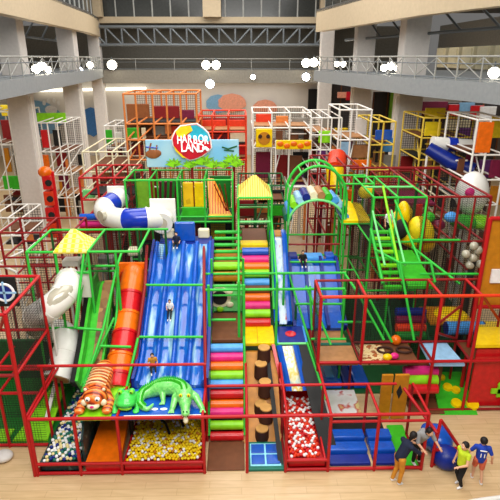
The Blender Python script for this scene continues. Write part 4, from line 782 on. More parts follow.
for i, mm in enumerate(cl):
    A_ = math.pi*(11.5-i)/12; c = V((cx+hw*math.cos(A_), 0, ze+.14+(zb-ze)*math.sin(A_))); MB().cyl((c.x, 17.55, c.z), (c.x, 18.55, c.z), .15, n=16).build('roller', mm, t)
t = thing('play_gym', 'green frame right of the arch with a yellow padded deck', 'play frame', (3.9, 17.3, 0))
x0, x1 = at(345, 183, 17.4).x, at(374, 183, 17.4).x; zz = at(345, 184, 17.4).z
grid(t, [x0, x1], [17.4, 18.8], [0, 2.6, 4.4, zz], 'green_foam', .045, skipz=(0,))
MB().poly([(x0, 17.4, 4.42), (x1, 17.4, 4.42), (x1-.1, 18.7, 4.7), (x0, 18.7, 4.9)], (0, 0, .1)).build('yellow_deck', 'yellow_vinyl', t, smooth=False)
c = at(366, 192, 18.5); MB().ell(c, (.3, .2, .25)).build('yellow_pod', 'shield_yellow', t)
# right green frame with spiral slide and ladder
t = thing('play_gym', 'tall green frame at the right with a steep green ladder and a green slope', 'play frame', (4.8, 16, 0))
gx = [at(374, 200, 15.6).x, at(398, 200, 15.6).x, at(427, 200, 15.6).x]
grid(t, gx, [15.6, 18.6], [0, 2.6, 4.35, 5.85], 'green_foam', .045, skipz=(0,))
pole(t, 'beam', (gx[0], 17, 5.85), (gx[-1], 17, 5.85), 'mint_foam', .045); box_part(t, 'deck', 'charcoal_mat', (gx[0], 15.7, 4.25), (gx[1], 18.5, 4.33))
net(t, (gx[0], 15.6, 0), (gx[2], 15.6, 4.35)); net(t, (gx[0], 18.6, 0), (gx[2], 18.6, 5.85)); net(t, (gx[2], 15.6, 0), (gx[2], 18.6, 5.85)); net(t, (gx[0], 15.6, 0), (gx[0], 18.6, 5.85))
a, b = at(374, 232, 15.4), at(386, 287, 13.8)
for k in range(9): c = a.lerp(b, k/8); MB().box(c+V((.2, 0, 0)), (.55, .14, .09)).build('step', 'lime_vinyl' if k % 2 else 'green_vinyl', t, smooth=False, bevel=.02)
for dx in (-.1, .5): pole(t, 'handrail', a+V((dx, 0, .1)), b+V((dx, 0, .1)), 'green_foam', .06); pole(t, 'handrail', a+V((dx, 0, .7)), b+V((dx, 0, .7)), 'mint_foam', .04)
q = [at(394, 250, 15.6), at(412, 250, 15.6), at(436, 286, 13.8), at(408, 286, 13.8)]; MB().poly(q, (0, .02, -.1)).build('green_slope', 'green_vinyl', t, smooth=False)
for p, q in (((376, 250, 14.6), (400, 263, 13.8)), ((400, 263, 13.8), (431, 263, 13.8)), ((400, 263, 13.8), (414, 340, 13)), ((395, 200, 15.6), (420, 262, 14)), ((383, 186, 15.8), (398, 262, 13.9)), ((412, 247, 15), (460, 284, 13.7)), ((431, 263, 13.8), (435, 282, 13.6)), ((420, 274, 14), (478, 274, 14)), ((410, 240, 15.4), (460, 240, 15.4)), ((370, 300, 13.4), (392, 342, 13)), ((427, 200, 15.6), (420, 250, 15.2))):
    pole(t, 'brace', at(*p), at(*q), 'green_foam' if p[0] != 383 else 'lime_vinyl', .045)
t = thing('spiral_slide', 'yellow spiral slide half hidden by the right green frame', 'slide', (5.4, 16.8, 0))
c = at(412, 230, 16.8)
hel = [V((c.x+.5*math.cos(u), 16.8+.5*math.sin(u), c.z+.75-u*.2)) for u in [1.4+i*.25 for i in range(26)]]
mb = MB().tube(hel, .33, 16); mb.build('chute', 'yellow_vinyl', t)
c2 = at(421, 231, 16.2); MB().ell(c2, (.42, .35, .55), Matrix.Rotation(-.5, 3, 'Y'), n=16).build('scoop', 'shield_yellow', t); c3 = at(403, 214, 16.4); MB().ell(c3, (.22, .3, .45), n=16).build('entry_hood', 'yellow_vinyl', t)
c4 = at(401, 229, 16.1); MB().ell(c4, (.25, .2, .35)).build('dark_mouth', 'black_foam', t); pole(t, 'centre_pole', (c.x, 16.8, 0), (c.x, 16.8, 6), 'dark_green', .06)
# red box frame behind
t = thing('play_gym', 'tall dark red box frame at the right behind the green frame', 'play frame', (6.6, 16, 0))
a, b = at(428, 199, 15.6), at(491, 199, 15.6); grid(t, [a.x, (a.x+b.x)/2, b.x], [15.6, 20], [0, 3.0, 4.35, 5.86], 'dark_red', .05, skipz=(0,))
net(t, (a.x, 15.6, 0), (b.x, 15.6, 5.86)); net(t, (a.x, 20, 0), (b.x, 20, 5.86)); net(t, (b.x, 15.6, 0), (b.x, 20, 5.86))
for k in range(1, 4): x = a.x+(b.x-a.x)*k/4; pole(t, 'spindle', (x, 15.6, 4.35), (x, 15.6, 5.86), 'dark_red', .04)
pole(t, 'beam', (a.x-1.6, 20, 5.9), (b.x, 20, 5.9), 'dark_red', .05); pole(t, 'beam', (a.x-1.6, 20, 5.2), (b.x, 20, 5.2), 'dark_red', .05)
box_part(t, 'red_pad', 'red_vinyl', (a.x+.45, 17.8, 3.1), (a.x+.7, 17.9, 5)); box_part(t, 'deck', 'deep_green_vinyl', (a.x, 18, 3.9), (b.x-.6, 19.9, 4.0)); box_part(t, 'deck', 'maroon_vinyl', (a.x, 18, 4.9), (b.x-.8, 19.9, 5.0))
for k, mm in enumerate(('orange_vinyl', 'green_vinyl', 'maroon_vinyl', 'sky_vinyl')): MB().ell((a.x+.4+k*.42, 17.5, 4.3+.3*(k % 2)), (.25, .2, .2)).build('pod', mm, t)
t = thing('ball_dome', 'large white rounded dome with a pink patch at the right', 'dome', at(472, 215, 19.2))
c = at(472, 193, 19.2); MB().ell(c, (.62, .6, .85), n=20).build('shell', 'white_plastic', t); MB().ell(c+V((-.3, -.48, .15)), (.2, .12, .18)).build('pink_patch', 'pink_vinyl', t); pole(t, 'stand', (c.x, c.y, 0), c, 'white_paint', .1)
for k, px in enumerate((464, 480)): c = at(px, 222, 18.6); MB().ell(c, (.55, .5, .28), n=14).build('green_pod', 'green_vinyl' if k == 0 else 'lime_vinyl', t)
t = thing('door_panel', 'golden brown panel in a red frame at the right edge', 'panel', (7.6, 13.2, 0))
a, b = at(490, 218, 13.4), at(514, 306, 13.4)
box_part(t, 'panel', 'gold_vinyl', (a.x, 13.4, b.z), (b.x, 13.48, a.z)); 
for p, q in (((a.x, 13.36, 0), (a.x, 13.36, a.z)), ((a.x, 13.36, a.z), (b.x, 13.36, a.z)), ((b.x, 13.36, 0), (b.x, 13.36, a.z)), ((a.x, 13.36, b.z), (b.x, 13.36, b.z))): pole(t, 'frame_bar', p, q, 'red_foam', .07)
c = at(497, 276, 13.35); MB().box(c, (.36, .06, .42)).build('white_notice', 'white_print', t, smooth=False)
t = thing('glass_globe_cluster', 'cluster of shiny clear globes beside the right red tower', 'globes', at(470, 280, 15))
for px, py in ((466, 254), (473, 258), (478, 250), (470, 265), (480, 264), (474, 246)): MB().ell(at(px, py, 15), .14).build('globe', 'clear_plastic', t)
pole(t, 'stand', (at(473, 260, 15).x, 15, 0), at(473, 260, 15), 'black_foam', .12)
# ================================================================== sign
Y = 19.6; t = thing('park_sign', 'banner of sky, trees and a sloth behind a colourful round badge with white lettering', 'sign', (at(192, 166, Y).x, Y, 0))
a, b = at(145, 140, Y), at(239, 167, Y)
box_part(t, 'banner', 'banner_sky', (a.x, Y, b.z), (b.x, Y+.1, a.z))
def pr(px, py, y=Y-.01): p = at(px, py, Y); p.y = y; return p
for cx_, cy_, rr in ((174, 164, 9), (203, 162, 13), (213, 165, 9), (232, 160, 10), (190, 165, 8), (237, 164, 8), (224, 165, 7)):
    for k in range(7):
        an = math.pi*k/6; p0 = pr(cx_, cy_); tip = pr(cx_+rr*math.cos(an), cy_-rr*.75*math.sin(an)); tip.z = max(tip.z, b.z+.02); w_ = V((0, 0, .12)) if abs(math.cos(an)) > .6 else V((.14, 0, 0))
        p0, tip = p0+V((0, -.012*k, 0)), tip+V((0, -.012*k, 0)); MB().poly([p0-w_, tip, p0+w_], (0, -.01, 0)).build('tree_print', 'leaf_print' if k % 2 else 'lime_vinyl', t, smooth=False)
MB().ell(pr(153, 154, Y-.02), (.28, .03, .17)).ell(pr(158, 153, Y-.02), (.13, .03, .12)).build('sloth_print', 'sloth_brown', t)
pole(t, 'branch_print', pr(146, 147), pr(158, 148), 'deep_blue_plastic', .03); pole(t, 'branch_print', pr(151, 143), pr(149, 152), 'sloth_brown', .035); pole(t, 'branch_print', pr(157, 145), pr(156, 152), 'sloth_brown', .03)
for q in ((222, 147, 229, 149), (228, 149, 237, 146), (224, 150, 234, 151)): pole(t, 'branch_print', pr(q[0], q[1]), pr(q[2], q[3]), 'dark_green', .035)
def badge(sc_, y, m, name, clip=None):
    pts = [(191, 124.5), (197, 124), (203, 128), (208, 133), (210, 139), (211, 147), (208, 151), (202, 155), (195, 158), (190, 159), (184, 156), (179, 151), (174, 145), (173, 138), (176, 131), (181, 126), (186, 125.5)]
    q = [pr(192+(x-192)*sc_, 141+(yy-141)*sc_, y) for x, yy in pts]
    if clip: q = [v for v in q]
    return MB().poly(q, (0, -.04, 0)).build(name, m, t, smooth=False)
badge(1.07, Y-.05, 'white_print', 'badge_rim'); badge(1.0, Y-.1, 'shield_red', 'badge')
def patch(pts, m, y): MB().poly([pr(x, yy, y) for x, yy in pts], (0, -.02, 0)).build('badge_patch', m, t, smooth=False)
patch([(176, 131), (181, 126), (186, 125.5), (191, 125), (193, 130), (188, 133), (184, 137), (178, 136)], 'shield_yellow', Y-.15); patch([(191, 125), (197, 124.5), (203, 128), (208, 133), (210, 139), (209, 141), (200, 139), (192, 138), (188, 135), (193, 130)], 'shield_teal', Y-.15); patch([(174, 145), (179, 151), (184, 155.5), (187, 157.5), (183, 157), (176, 150)], 'shield_yellow', Y-.15)
def text(root, s, px, py, Yt, hpx, m, name, wide=1.0, ext=.03):
    cu = bpy.data.curves.new(name, 'FONT'); cu.body = s; cu.align_x = 'CENTER'; cu.align_y = 'CENTER'; cu.extrude = ext; cu.offset = .012
    o = bpy.data.objects.new(name, cu); C.objects.link(o); dg = bpy.context.evaluated_depsgraph_get(); me = bpy.data.meshes.new_from_object(o.evaluated_get(dg)); bpy.data.objects.remove(o)
    p = at(px, py, Yt); k = (at(px, py+1, Yt)-p).length*hpx/.7
    me.transform(Matrix.Translation(p-off(root)) @ Matrix.Rotation(math.pi/2, 4, 'X') @ Matrix.Diagonal((k*wide, k, 1, 1))); me.materials.append(M[m])
    o = bpy.data.objects.new(name, me); C.objects.link(o); o.parent = root; return o
for i, (ch, x, dy) in enumerate(zip('HARBOR', (179.5, 184.5, 189.8, 195.2, 201, 206.3), (.8, -.4, 0, .6, -.2, .8))): text(t, ch, x, 139.5+dy, Y-.2, 8, 'sign_glow', 'letter', .64)
for i, (ch, x, dy) in enumerate(zip('LAND', (183, 188.5, 195, 201), (0, -.5, .4, .2))): text(t, ch, x, 148+dy, Y-.2, 8.5, 'sign_glow', 'letter', .76)
MB().tube([pr(203, 148, Y-.2), pr(206, 147, Y-.2), pr(208.5, 149.5, Y-.2)], .06, 8).build('swirl', 'sign_glow', t)
for px in (150, 192, 234): a = at(px, 166, Y+.2); pole(t, 'post', (a.x, Y+.15, 0), (a.x, Y+.15, at(px, 142, Y).z), 'dark_red', .06)
# ================================================================== frames in the background
def far(label, pxs, py_top, Y, zs, m, depth=2.4, r=.045, panels=(), clean=False):
    xs = [at(p, py_top, Y).x for p in pxs]; zt = at(pxs[0], py_top, Y).z; zl = [0]+[at(pxs[0], p, Y).z for p in zs]+[zt]
    t = thing('play_gym', label, 'play frame', ((xs[0]+xs[-1])/2, Y, 0)); grid(t, xs, [Y, Y+depth], zl, m, r, skipz=(0,))
    for px0, py0, px1, py1, mm, dy in panels:
        a, b = at(px0, py0, Y+dy), at(px1, py1, Y+dy); box_part(t, 'panel', mm, (a.x, Y+dy, max(.02, b.z)), (b.x, Y+dy+.12, a.z), .03)
    if clean: return t
    net(t, (xs[0], Y+depth, 0), (xs[-1], Y+depth, zt), 'brown_mat' if m in ('orange_foam', 'orange_red_foam', 'dark_red', 'red_foam') else 'charcoal_mat', .12, .009)
    rn = random.Random(label); cols = ['brown_mat', 'dark_red', 'tan_mat', 'charcoal_mat', 'maroon_vinyl', 'orange_foam', 'gallery_grey', 'gold_vinyl', 'concrete_paint', 'dark_red', 'brown_mat']
    zq = sorted(zl)
    for k, z in enumerate(zq[1:-1]): box_part(t, 'deck', rn.choice(['brown_mat', 'charcoal_mat', 'tan_mat']), (xs[0], Y+depth*.45, z-.1), (xs[-1], Y+depth-.05, z-.03))
    for x0, x1 in zip(xs, xs[1:]):
        for q0, q1 in zip(zq, zq[1:-1] if len(zq) > 3 else zq[1:]):
            k = rn.random(); u0, u1 = rn.uniform(0, .4), rn.uniform(.6, 1); yy = Y+depth*rn.uniform(.4, .95)
            if k < .7: box_part(t, 'panel', rn.choice(cols), (x0+(x1-x0)*u0, yy, q0+.03), (x0+(x1-x0)*u1, yy+.08, q0+(q1-q0)*rn.uniform(.45, .9)), .02)
            if k > .45: pole(t, 'brace', (x0, Y, q0), (x1, Y+depth, q1), m, r*.8)
            if k < .3: pole(t, 'brace', (x0, Y+depth*.5, q0+(q1-q0)*.5), (x1, Y+depth*.5, q0+(q1-q0)*.5), m, r*.8)
    return t
far('white frame with a green deck at the far left edge', [-18, -4, 8, 20], 112, 31, [205, 190, 145], 'white_paint', 3, .045, [(2, 176, 20, 190, 'green_vinyl', .4), (3, 195, 24, 212, 'brown_mat', 2), (3, 148, 12, 172, 'gold_vinyl', 2), (13, 150, 24, 175, 'charcoal_mat', 2), (2, 220, 24, 240, 'brown_mat', 1.5), (0, 120, 20, 140, 'dark_red', 2.5), (0, 105, 24, 116, 'shield_yellow', 2.7)])
far('white frame with red seats between the two nearest left columns', [37, 47, 57, 65], 123, 30.6, [198, 175, 152], 'white_paint', 3, .045, [(40, 130, 51, 148, 'red_vinyl', 1), (52, 130, 62, 146, 'charcoal_mat', 2), (55, 150, 68, 168, 'dark_red', 2.5), (40, 155, 50, 170, 'orange_vinyl', 1.2), (58, 175, 70, 193, 'maroon_vinyl', 2.5), (40, 178, 52, 194, 'tan_mat', 2.5), (54, 196, 68, 212, 'charcoal_mat', 2.5), (36, 113, 66, 122, 'lime_vinyl', 2.8)])
far('white low trellis frame behind the second left column', [82, 96, 112, 128], 152, 23, [205, 190, 172], 'cream_foam', 4, .045, [(92, 175, 108, 188, 'dark_red', 2), (92, 190, 108, 200, 'cream_foam', 2.5), (112, 160, 126, 172, 'red_vinyl', 3.5)])
far('white frame with curved bars by the third left column', [104, 114, 124], 126, 27, [165, 148], 'white_paint', 2.5, .04, [(105, 130, 113, 145, 'green_vinyl', 1.5), (114, 132, 123, 147, 'wall_white', 2), (105, 150, 123, 162, 'dark_red', 2)])
far('tall orange frame rising behind the banner', [123, 135, 152, 166, 180, 196], 94, 26, [160, 140, 124], 'orange_foam', 3, .06, [(126, 104, 150, 124, 'sloth_brown', 2.8), (153, 106, 180, 124, 'dark_red', 2.8), (126, 124, 196, 160, 'brown_mat', 2.9), (125, 128, 140, 139, 'green_vinyl', 1), (141, 128, 146, 139, 'cream_foam', 1), (152, 126, 172, 138, 'gallery_grey', 2), (180, 110, 195, 135, 'maroon_vinyl', 2.6), (126, 145, 145, 160, 'dark_red', 1), (168, 126, 179, 139, 'orange_red_foam', 2)])
far('low orange-red frame right of the orange frame behind the badge', [198, 212, 228, 246], 116, 27, [160, 146, 132], 'orange_red_foam', 3, .06, [(199, 118, 245, 160, 'dark_red', 2.9), (200, 120, 226, 130, 'orange_red_foam', 2.6), (212, 134, 228, 146, 'dark_red', 2), (228, 120, 245, 131, 'orange_red_foam', 2.5), (230, 132, 246, 142, 'cream_foam', 1.5), (205, 148, 225, 158, 'maroon_vinyl', 2), (229, 143, 246, 158, 'red_vinyl', 1.8)])
far('dark red frame with foam rollers beneath the white and blue tube', [79, 97, 114, 130], 178, 19.6, [222, 200], 'red_foam', 2.5, .05, [(112, 184, 128, 198, 'dark_red', 2), (80, 201, 96, 214, 'cream_foam', 2.4), (82, 190, 95, 198, 'mint_foam', 2)])
t = thing('foam_roller_stack', 'stack of blue, pink and red foam rollers left of the white tube', 'rollers', at(95, 236, 18.9))
for py, mm in ((217, 'blue_vinyl'), (224, 'pink_vinyl'), (230.5, 'red_vinyl')): a, b = at(80, py, 18.9), at(107, py, 18.9); MB().cyl(a, (b.x, a.y, a.z), .13, n=16).build('roller', mm, t)
a, b = at(80, 217, 18.9), at(107, 217, 18.9)
for x in (a.x, b.x): pole(t, 'leg', (x, 19.0, 0), (x, 19.0, a.z), 'dark_red', .05)
t = thing('climbing_tower', 'orange-red tower of stacked blocks with dark round holes beside the nearest left column', 'tower', at(47, 236, 26))
for k in range(4):
    a, b = at(41+k*1.6, 176+k*16, 26), at(52+k*1.6, 190+k*16, 26); q = box_part(t, 'block', 'orange_red_foam' if k % 2 else 'red_vinyl', (a.x, 26, max(0, b.z)), (b.x, 26.7, a.z), .05)
    MB().cyl(((a.x+b.x)/2+.1, 26.02, (a.z+max(0, b.z))/2), ((a.x+b.x)/2+.1, 25.97, (a.z+max(0, b.z))/2), .17, n=16).build('hole', 'black_foam', t)
c = at(45, 172, 26.3); MB().ell(c, (.35, .35, .3)).build('cap', 'orange_vinyl', t); pole(t, 'core', (c.x+.25, 26.4, 0), (c.x+.25, 26.4, c.z), 'red_vinyl', .2)
far('white frame with yellow panels right of the badge', [253, 272, 290, 311], 113, 26, [186, 148, 128], 'white_paint', 3, .05, [(256, 129, 272, 147, 'yellow_vinyl', .1), (256, 152, 272, 184, 'maroon_vinyl', 2), (276, 116, 288, 130, 'orange_foam', 2.5), (292, 118, 308, 138, 'gallery_grey', 2.8), (256, 114, 271, 126, 'orange_red_foam', 2.8), (275, 155, 290, 184, 'dark_red', 2.2), (293, 152, 309, 168, 'charcoal_mat', 2.4), (293, 170, 309, 186, 'purple_vinyl', 2)])
t = thing('cut_out_panel', 'square yellow panel with a round animal face cut-out on the white frame', 'panel', at(264, 147, 25.9))
a, b = at(256, 129, 25.9), at(272, 147, 25.9); c = (a+b)/2; box_part(t, 'panel', 'yellow_vinyl', (a.x, 25.82, b.z), (b.x, 25.9, a.z)); MB().cyl((c.x, 25.83, c.z), (c.x, 25.78, c.z), .32, n=20).build('face', 'gold_vinyl', t)
for s in (-1, 1): MB().cyl((c.x+s*.2, 25.79, c.z+.1), (c.x+s*.2, 25.74, c.z+.1), .1).build('eye_hole', 'bark', t)
t = thing('wavy_panel', 'long yellow and orange panel with a wavy print below the white frame', 'panel', at(293, 148, 24.5))
a, b = at(276, 140, 24.5), at(311, 149, 24.5); box_part(t, 'panel', 'yellow_vinyl', (a.x, 24.4, b.z), (b.x, 24.5, a.z))
for k in range(5): MB().ell((a.x+.2+k*(b.x-a.x-.4)/4, 24.38, (a.z+b.z)/2+.05*(-1)**k), (.16, .03, .12)).build('wave_print', 'orange_vinyl', t)
for x in (a.x, b.x): pole(t, 'post', (x, 24.5, 0), (x, 24.5, a.z), 'white_paint', .05)
pole(t, 'long_rail', at(145, 187, 24.6), at(318, 187, 24.6), 'white_paint', .05)
far('grey-white open frame of thin bars behind the arch bridge', [312, 322, 332, 342], 118, 25, [190, 170, 150, 135], 'white_paint', 4, .04, [(319, 131, 331, 143, 'lime_vinyl', .5), (334, 128, 347, 140, 'yellow_vinyl', 2), (318, 150, 330, 164, 'purple_vinyl', 2), (321, 118, 331, 128, 'gallery_grey', 3)])
far('white frame with a tall open cube right of the arch bridge', [340, 352, 372], 110, 24, [200, 168, 140], 'white_paint', 3, .05, [(341, 142, 350, 160, 'pale_blue_vinyl', 1.5), (352, 145, 370, 158, 'tan_mat', 2), (353, 160, 371, 170, 'orange_vinyl', 1), (342, 172, 352, 190, 'gold_vinyl', 1.5), (354, 175, 370, 190, 'dark_red', 2), (356, 118, 366, 135, 'concrete_paint', 2.5)])
t = thing('tube_slide', 'orange tube with a yellow mouth behind the green arch', 'slide', at(335, 185, 22.5))
pth = bez([at(337, 156, 23.2), at(337, 163, 22.8), at(335, 170, 22.3)], 6); MB().tube(pth, .42, 18).build('tube', 'orange_red_foam', t); MB().tube([pth[-1], pth[-1]+V((0, -.25, -.3)), pth[-1]+V((0, -.4, -.75))], .4, 18).build('mouth', 'yellow_vinyl', t); pole(t, 'support', (pth[0].x, 23, 0), pth[0], 'orange_foam', .1)
far('pale yellow frame with blue slides left of the nearest right column', [372, 384, 396], 122, 24.5, [196, 170, 145], 'yellow_foam', 3, .05, [(376, 130, 392, 140, 'blue_vinyl', 1), (384, 138, 392, 152, 'sky_vinyl', 2), (374, 150, 384, 166, 'tan_mat', 2.5), (376, 172, 392, 190, 'orange_foam', 2), (384, 155, 395, 168, 'gallery_grey', 2), (374, 192, 394, 214, 'charcoal_mat', 2)])
far('pale yellow frame right of the nearest right column', [424, 440, 458, 474], 118, 24, [185, 160, 138], 'yellow_foam', 3, .05, [(426, 122, 440, 136, 'shield_yellow', 1), (428, 138, 444, 148, 'gold_vinyl', 2), (446, 120, 470, 130, 'cream_foam', 2.5), (460, 128, 472, 145, 'purple_vinyl', 2), (444, 148, 452, 158, 'brown_mat', 1.5), (426, 165, 444, 184, 'charcoal_mat', 2), (448, 165, 470, 182, 'tan_mat', 2), (426, 108, 445, 117, 'shield_yellow', 2.6)])
far('white frame holding a tall orange panel at the upper right edge', [478, 491, 512], 120, 20, [205, 180, 155], 'white_paint', 3, .05, [(480, 122, 490, 153, 'orange_vinyl', -.05), (492, 160, 510, 178, 'maroon_vinyl', .5), (493, 116, 512, 138, 'shield_yellow', 2.5), (492, 186, 512, 205, 'gold_vinyl', 1), (480, 160, 490, 178, 'purple_vinyl', 2)])
t = thing('play_boat', 'long blue slide trough with a white tube resting on it at the upper right', 'slide', at(448, 168, 22.5))
a, b = at(428, 148, 22.8), at(474, 170, 21.8)
MB().tube([a, a.lerp(b, .5)+V((0, 0, -.12)), b], [.28, .34, .3], 14).build('trough', 'navy_vinyl', t); q0, q1 = at(432, 143, 23), at(470, 146, 23); MB().tube([q0, q0.lerp(q1, .4)], .3, 16).build('tube_end', 'white_plastic', t); MB().tube([q0.lerp(q1, .4), q0.lerp(q1, .62)], .33, 16).build('tube_band', 'deep_blue_plastic', t); MB().tube([q0.lerp(q1, .62), q1], .3, 16).build('tube_end', 'white_plastic', t)
for p in (a, b, q1): pole(t, 'leg', (p.x, p.y, 0), p, 'white_paint', .06)
far('dark red frame of tall bars seen through the green arch', [318, 330, 345, 358], 166, 20.6, [235, 208, 186], 'dark_red', 2.4, .05, [(320, 186, 328, 205, 'red_vinyl', 1), (346, 190, 357, 206, 'orange_vinyl', 1.4), (347, 212, 357, 226, 'maroon_vinyl', 2)], clean=True)
far('dark red frame with green panels behind the thatched roof', [238, 256, 272, 286], 186, 20.4, [246, 224, 205], 'dark_green', 2.4, .045, [(240, 190, 252, 202, 'dark_red', 1.5), (272, 205, 284, 216, 'green_vinyl', .4), (258, 192, 270, 203, 'maroon_vinyl', 2), (273, 190, 284, 202, 'charcoal_mat', 2)])
far('red frame full of small bright panels left of the green back frame', [100, 112, 124, 146], 192, 21.5, [232, 215], 'dark_red', 2, .045, [(126, 180, 138, 196, 'leaf_print', 1), (140, 184, 146, 205, 'yellow_vinyl', 1), (126, 200, 136, 212, 'deep_green_vinyl', 1.4), (114, 216, 123, 228, 'gold_vinyl', 1)])
far('dark red frame with brown boards between the right green frame and the nearest right column', [384, 398, 412, 428], 182, 20.9, [232, 214, 198], 'dark_red', 2.2, .045, [(388, 218, 396, 232, 'red_vinyl', 1), (400, 200, 412, 212, 'concrete_paint', 1.6)])
far('cream frame with brown boards behind the white dome', [436, 450, 466, 484, 504], 196, 21.3, [240, 222], 'cream_foam', 2.2, .045, [(440, 226, 455, 243, 'cream_foam', 1), (470, 232, 484, 246, 'brown_mat', 1)])
far('white frame with green pads at the left behind the sloped bars', [-10, 8, 22], 218, 19.5, [250, 236], 'white_paint', 2, .04)
# small bright things on the decks between slides
def pod(px, py, Y, r, m, lab): c = at(px, py, Y); tag(MB().ell(c, r).ell(c+V((0, 0, r*.6)), (r*.8, r*.8, r*.6)).build('foam_pod', m), lab, 'pod')
def bench(px0, px1, py, Y, m, lab):
    a, b = at(px0, py-3, Y), at(px1, py+3, Y); t = thing('foam_bench', lab, 'bench', ((a.x+b.x)/2, Y, b.z)); box_part(t, 'seat', m, (a.x, Y, b.z), (b.x, Y+.4, a.z), .04); 
    for x in (a.x+.08, b.x-.08): pole(t, 'leg', (x, Y+.2, 0), (x, Y+.2, b.z), 'white_paint', .04)
bench(61, 79, 264, 14.2, 'concrete_paint', 'pale bench under the yellow lattice roof'); bench(97, 113, 261, 16.4, 'gallery_grey', 'grey bench behind the green sloping cage'); bench(127, 141, 253, 16.2, 'cream_foam', 'cream bench above the orange tube slide')
bench(102, 107, 271, 15.6, 'white_paint', 'small white stool at the top of the climbing slope')
# ================================================================== people
def person(name, label, loc, hgt, rz, P, wear, hairlen=0, group=None, num=None):
    t = thing(name, label, 'person', (0, 0, 0)); W[t] = V((0, 0, 0)); s = hgt/1.7
    def v(k): return V(P[k])*s
    pel, chest, head = v('pelvis'), v('chest'), v('head'); neck = chest.lerp(head, .38); kid = 1.12 if hgt < 1.45 else 1.0
    hr = .105*s*kid
    ax = (head-chest).normalized(); up = V((0, 0, 1)); fwd = V(P.get('face', (0, -1, 0))).normalized(); side = fwd.cross(up).normalized()*-1
    hup = (ax*.5+up*.5).normalized(); hup = (hup-fwd*hup.dot(fwd)).normalized()
    R = Matrix((side, -fwd, hup)).transposed()
    body = MB().cap(pel, chest, .135*s, .15*s).cap(chest, head, .06*s, .055*s)
    body.ell(head, (hr*.86, hr*.96, hr*1.2), R, 14); body.ell(head+fwd*hr*.3-hup*hr*.55, (hr*.55, hr*.55, hr*.5), R)
    body.ell(head+fwd*hr*.97-hup*hr*.12, (hr*.13, hr*.2, hr*.2), R)
    for q in (-1, 1): body.ell(head+side*q*hr*.87-hup*.05*hr, (hr*.12, hr*.18, hr*.28), R)
    sl, sr = v('shoulder_l'), v('shoulder_r')
    for q in 'lr':
        S, E, Hd, hip, kn, an = v('shoulder_'+q), v('elbow_'+q), v('hand_'+q), v('hip_'+q), v('knee_'+q), v('ankle_'+q)
        body.cap(chest, S, .1*s, .062*s).cap(S, E, .056*s, .043*s).cap(E, Hd, .043*s, .03*s)
        d = (Hd-E).normalized(); pn = d.cross(V((0, 0, 1))); pn = pn.normalized() if pn.length > .1 else V((1, 0, 0)); cr = d.cross(pn).normalized()
        palm = Hd+d*.05*s; body.ell(palm, (.028*s, .05*s, .042*s), Matrix((cr, d, pn)).transposed(), 8)
        for f, (o_, l_) in enumerate(((-.03, .06), (-.01, .07), (.01, .066), (.029, .05))):
            b0 = palm+pn*o_*s+d*.035*s; b1 = b0+d*l_*.6*s; body.cap(b0, b1, .0105*s, .0095*s, 6).cap(b1, b1+(d*.7+cr*.7)*l_*.5*s, .0095*s, .008*s, 6)
        tb = palm-pn*.04*s-d*.02*s; body.cap(tb, tb+(d*.6-pn*.7)*.055*s, .012*s, .009*s, 6)
        body.cap(pel, hip, .12*s, .095*s).cap(hip, kn, .088*s, .06*s).cap(kn, an, .056*s, .036*s)
    blob(body, 'body', 'skin', t, .011*max(s, .75), 2)
    for q in (-1, 1):
        e = MB().ell(head+fwd*hr*.84+side*q*hr*.34+hup*.06*hr, (hr*.17, hr*.12, hr*.12), R, 8).build('eye', 'eye_white', t); MB().ell(head+fwd*hr*.95+side*q*hr*.34+hup*.06*hr, hr*.075, n=6).build('pupil', 'eye_black', e)
    MB().ell(head+fwd*hr*.82-hup*hr*.55, (hr*.28, hr*.1, hr*.07), R, 8).build('mouth', 'lip', t)
    hm = MB().ell(head-fwd*hr*.2+hup*hr*.3, (hr*1.0, hr*1.0, hr*1.08), R, 14)
    if hairlen: hm.cap(head-fwd*hr*.55, head-fwd*hr*.6-hup*hairlen*s, hr*.75, hr*.45)
    blob(hm, 'hair', 'hair', t, .014, 3)
    top, low, sleeve, short = wear['top'], wear['low'], wear.get('sleeve', .6), wear.get('short', False)
    sh = MB().cap(pel+V((0, 0, .0)), chest, .155*s, .168*s)
    for q in 'lr':
        S, E, Hd = v('shoulder_'+q), v('elbow_'+q), v('hand_'+q); sh.cap(chest, S, .11*s, .078*s)
        if sleeve > 0: sh.cap(S, S.lerp(E, min(1, sleeve)), .072*s, .062*s)
        if sleeve > 1: sh.cap(E, E.lerp(Hd, sleeve-1), .056*s, .046*s)
    shirt = blob(sh, 'shirt', top, t, .012, 4)
    lo = MB().ell(pel, (.165*s, .15*s, .12*s))
    for q in 'lr':
        hip, kn, an = v('hip_'+q), v('knee_'+q), v('ankle_'+q); lo.cap(pel, hip, .125*s, .112*s)
        lo.cap(hip, hip.lerp(kn, .85 if short else 1), .108*s, .085*s if short else .075*s)
        if not short: lo.cap(kn, kn.lerp(an, .92), .072*s, .055*s)
        fo = v('ankle_'+q); fd = V(P.get('toe_'+q, P.get('face', (0, -1, 0)))).normalized()
        sb = MB().cap(fo+V((0, 0, -.03*s)), fo+fd*.13*s+V((0, 0, -.045*s)), .048*s, .036*s); blob(sb, 'shoe', wear.get('shoe', 'white_cloth'), t, .011, 2)
    blob(lo, 'shorts' if short else 'trousers', low, t, .012, 4)
    if wear.get('vest'):
        MB().tube([chest.lerp(pel, .0)+V((0, 0, .02)), chest.lerp(pel, .55)], [.176*s, .172*s], 16).build('vest_panel', wear['vest'], t)
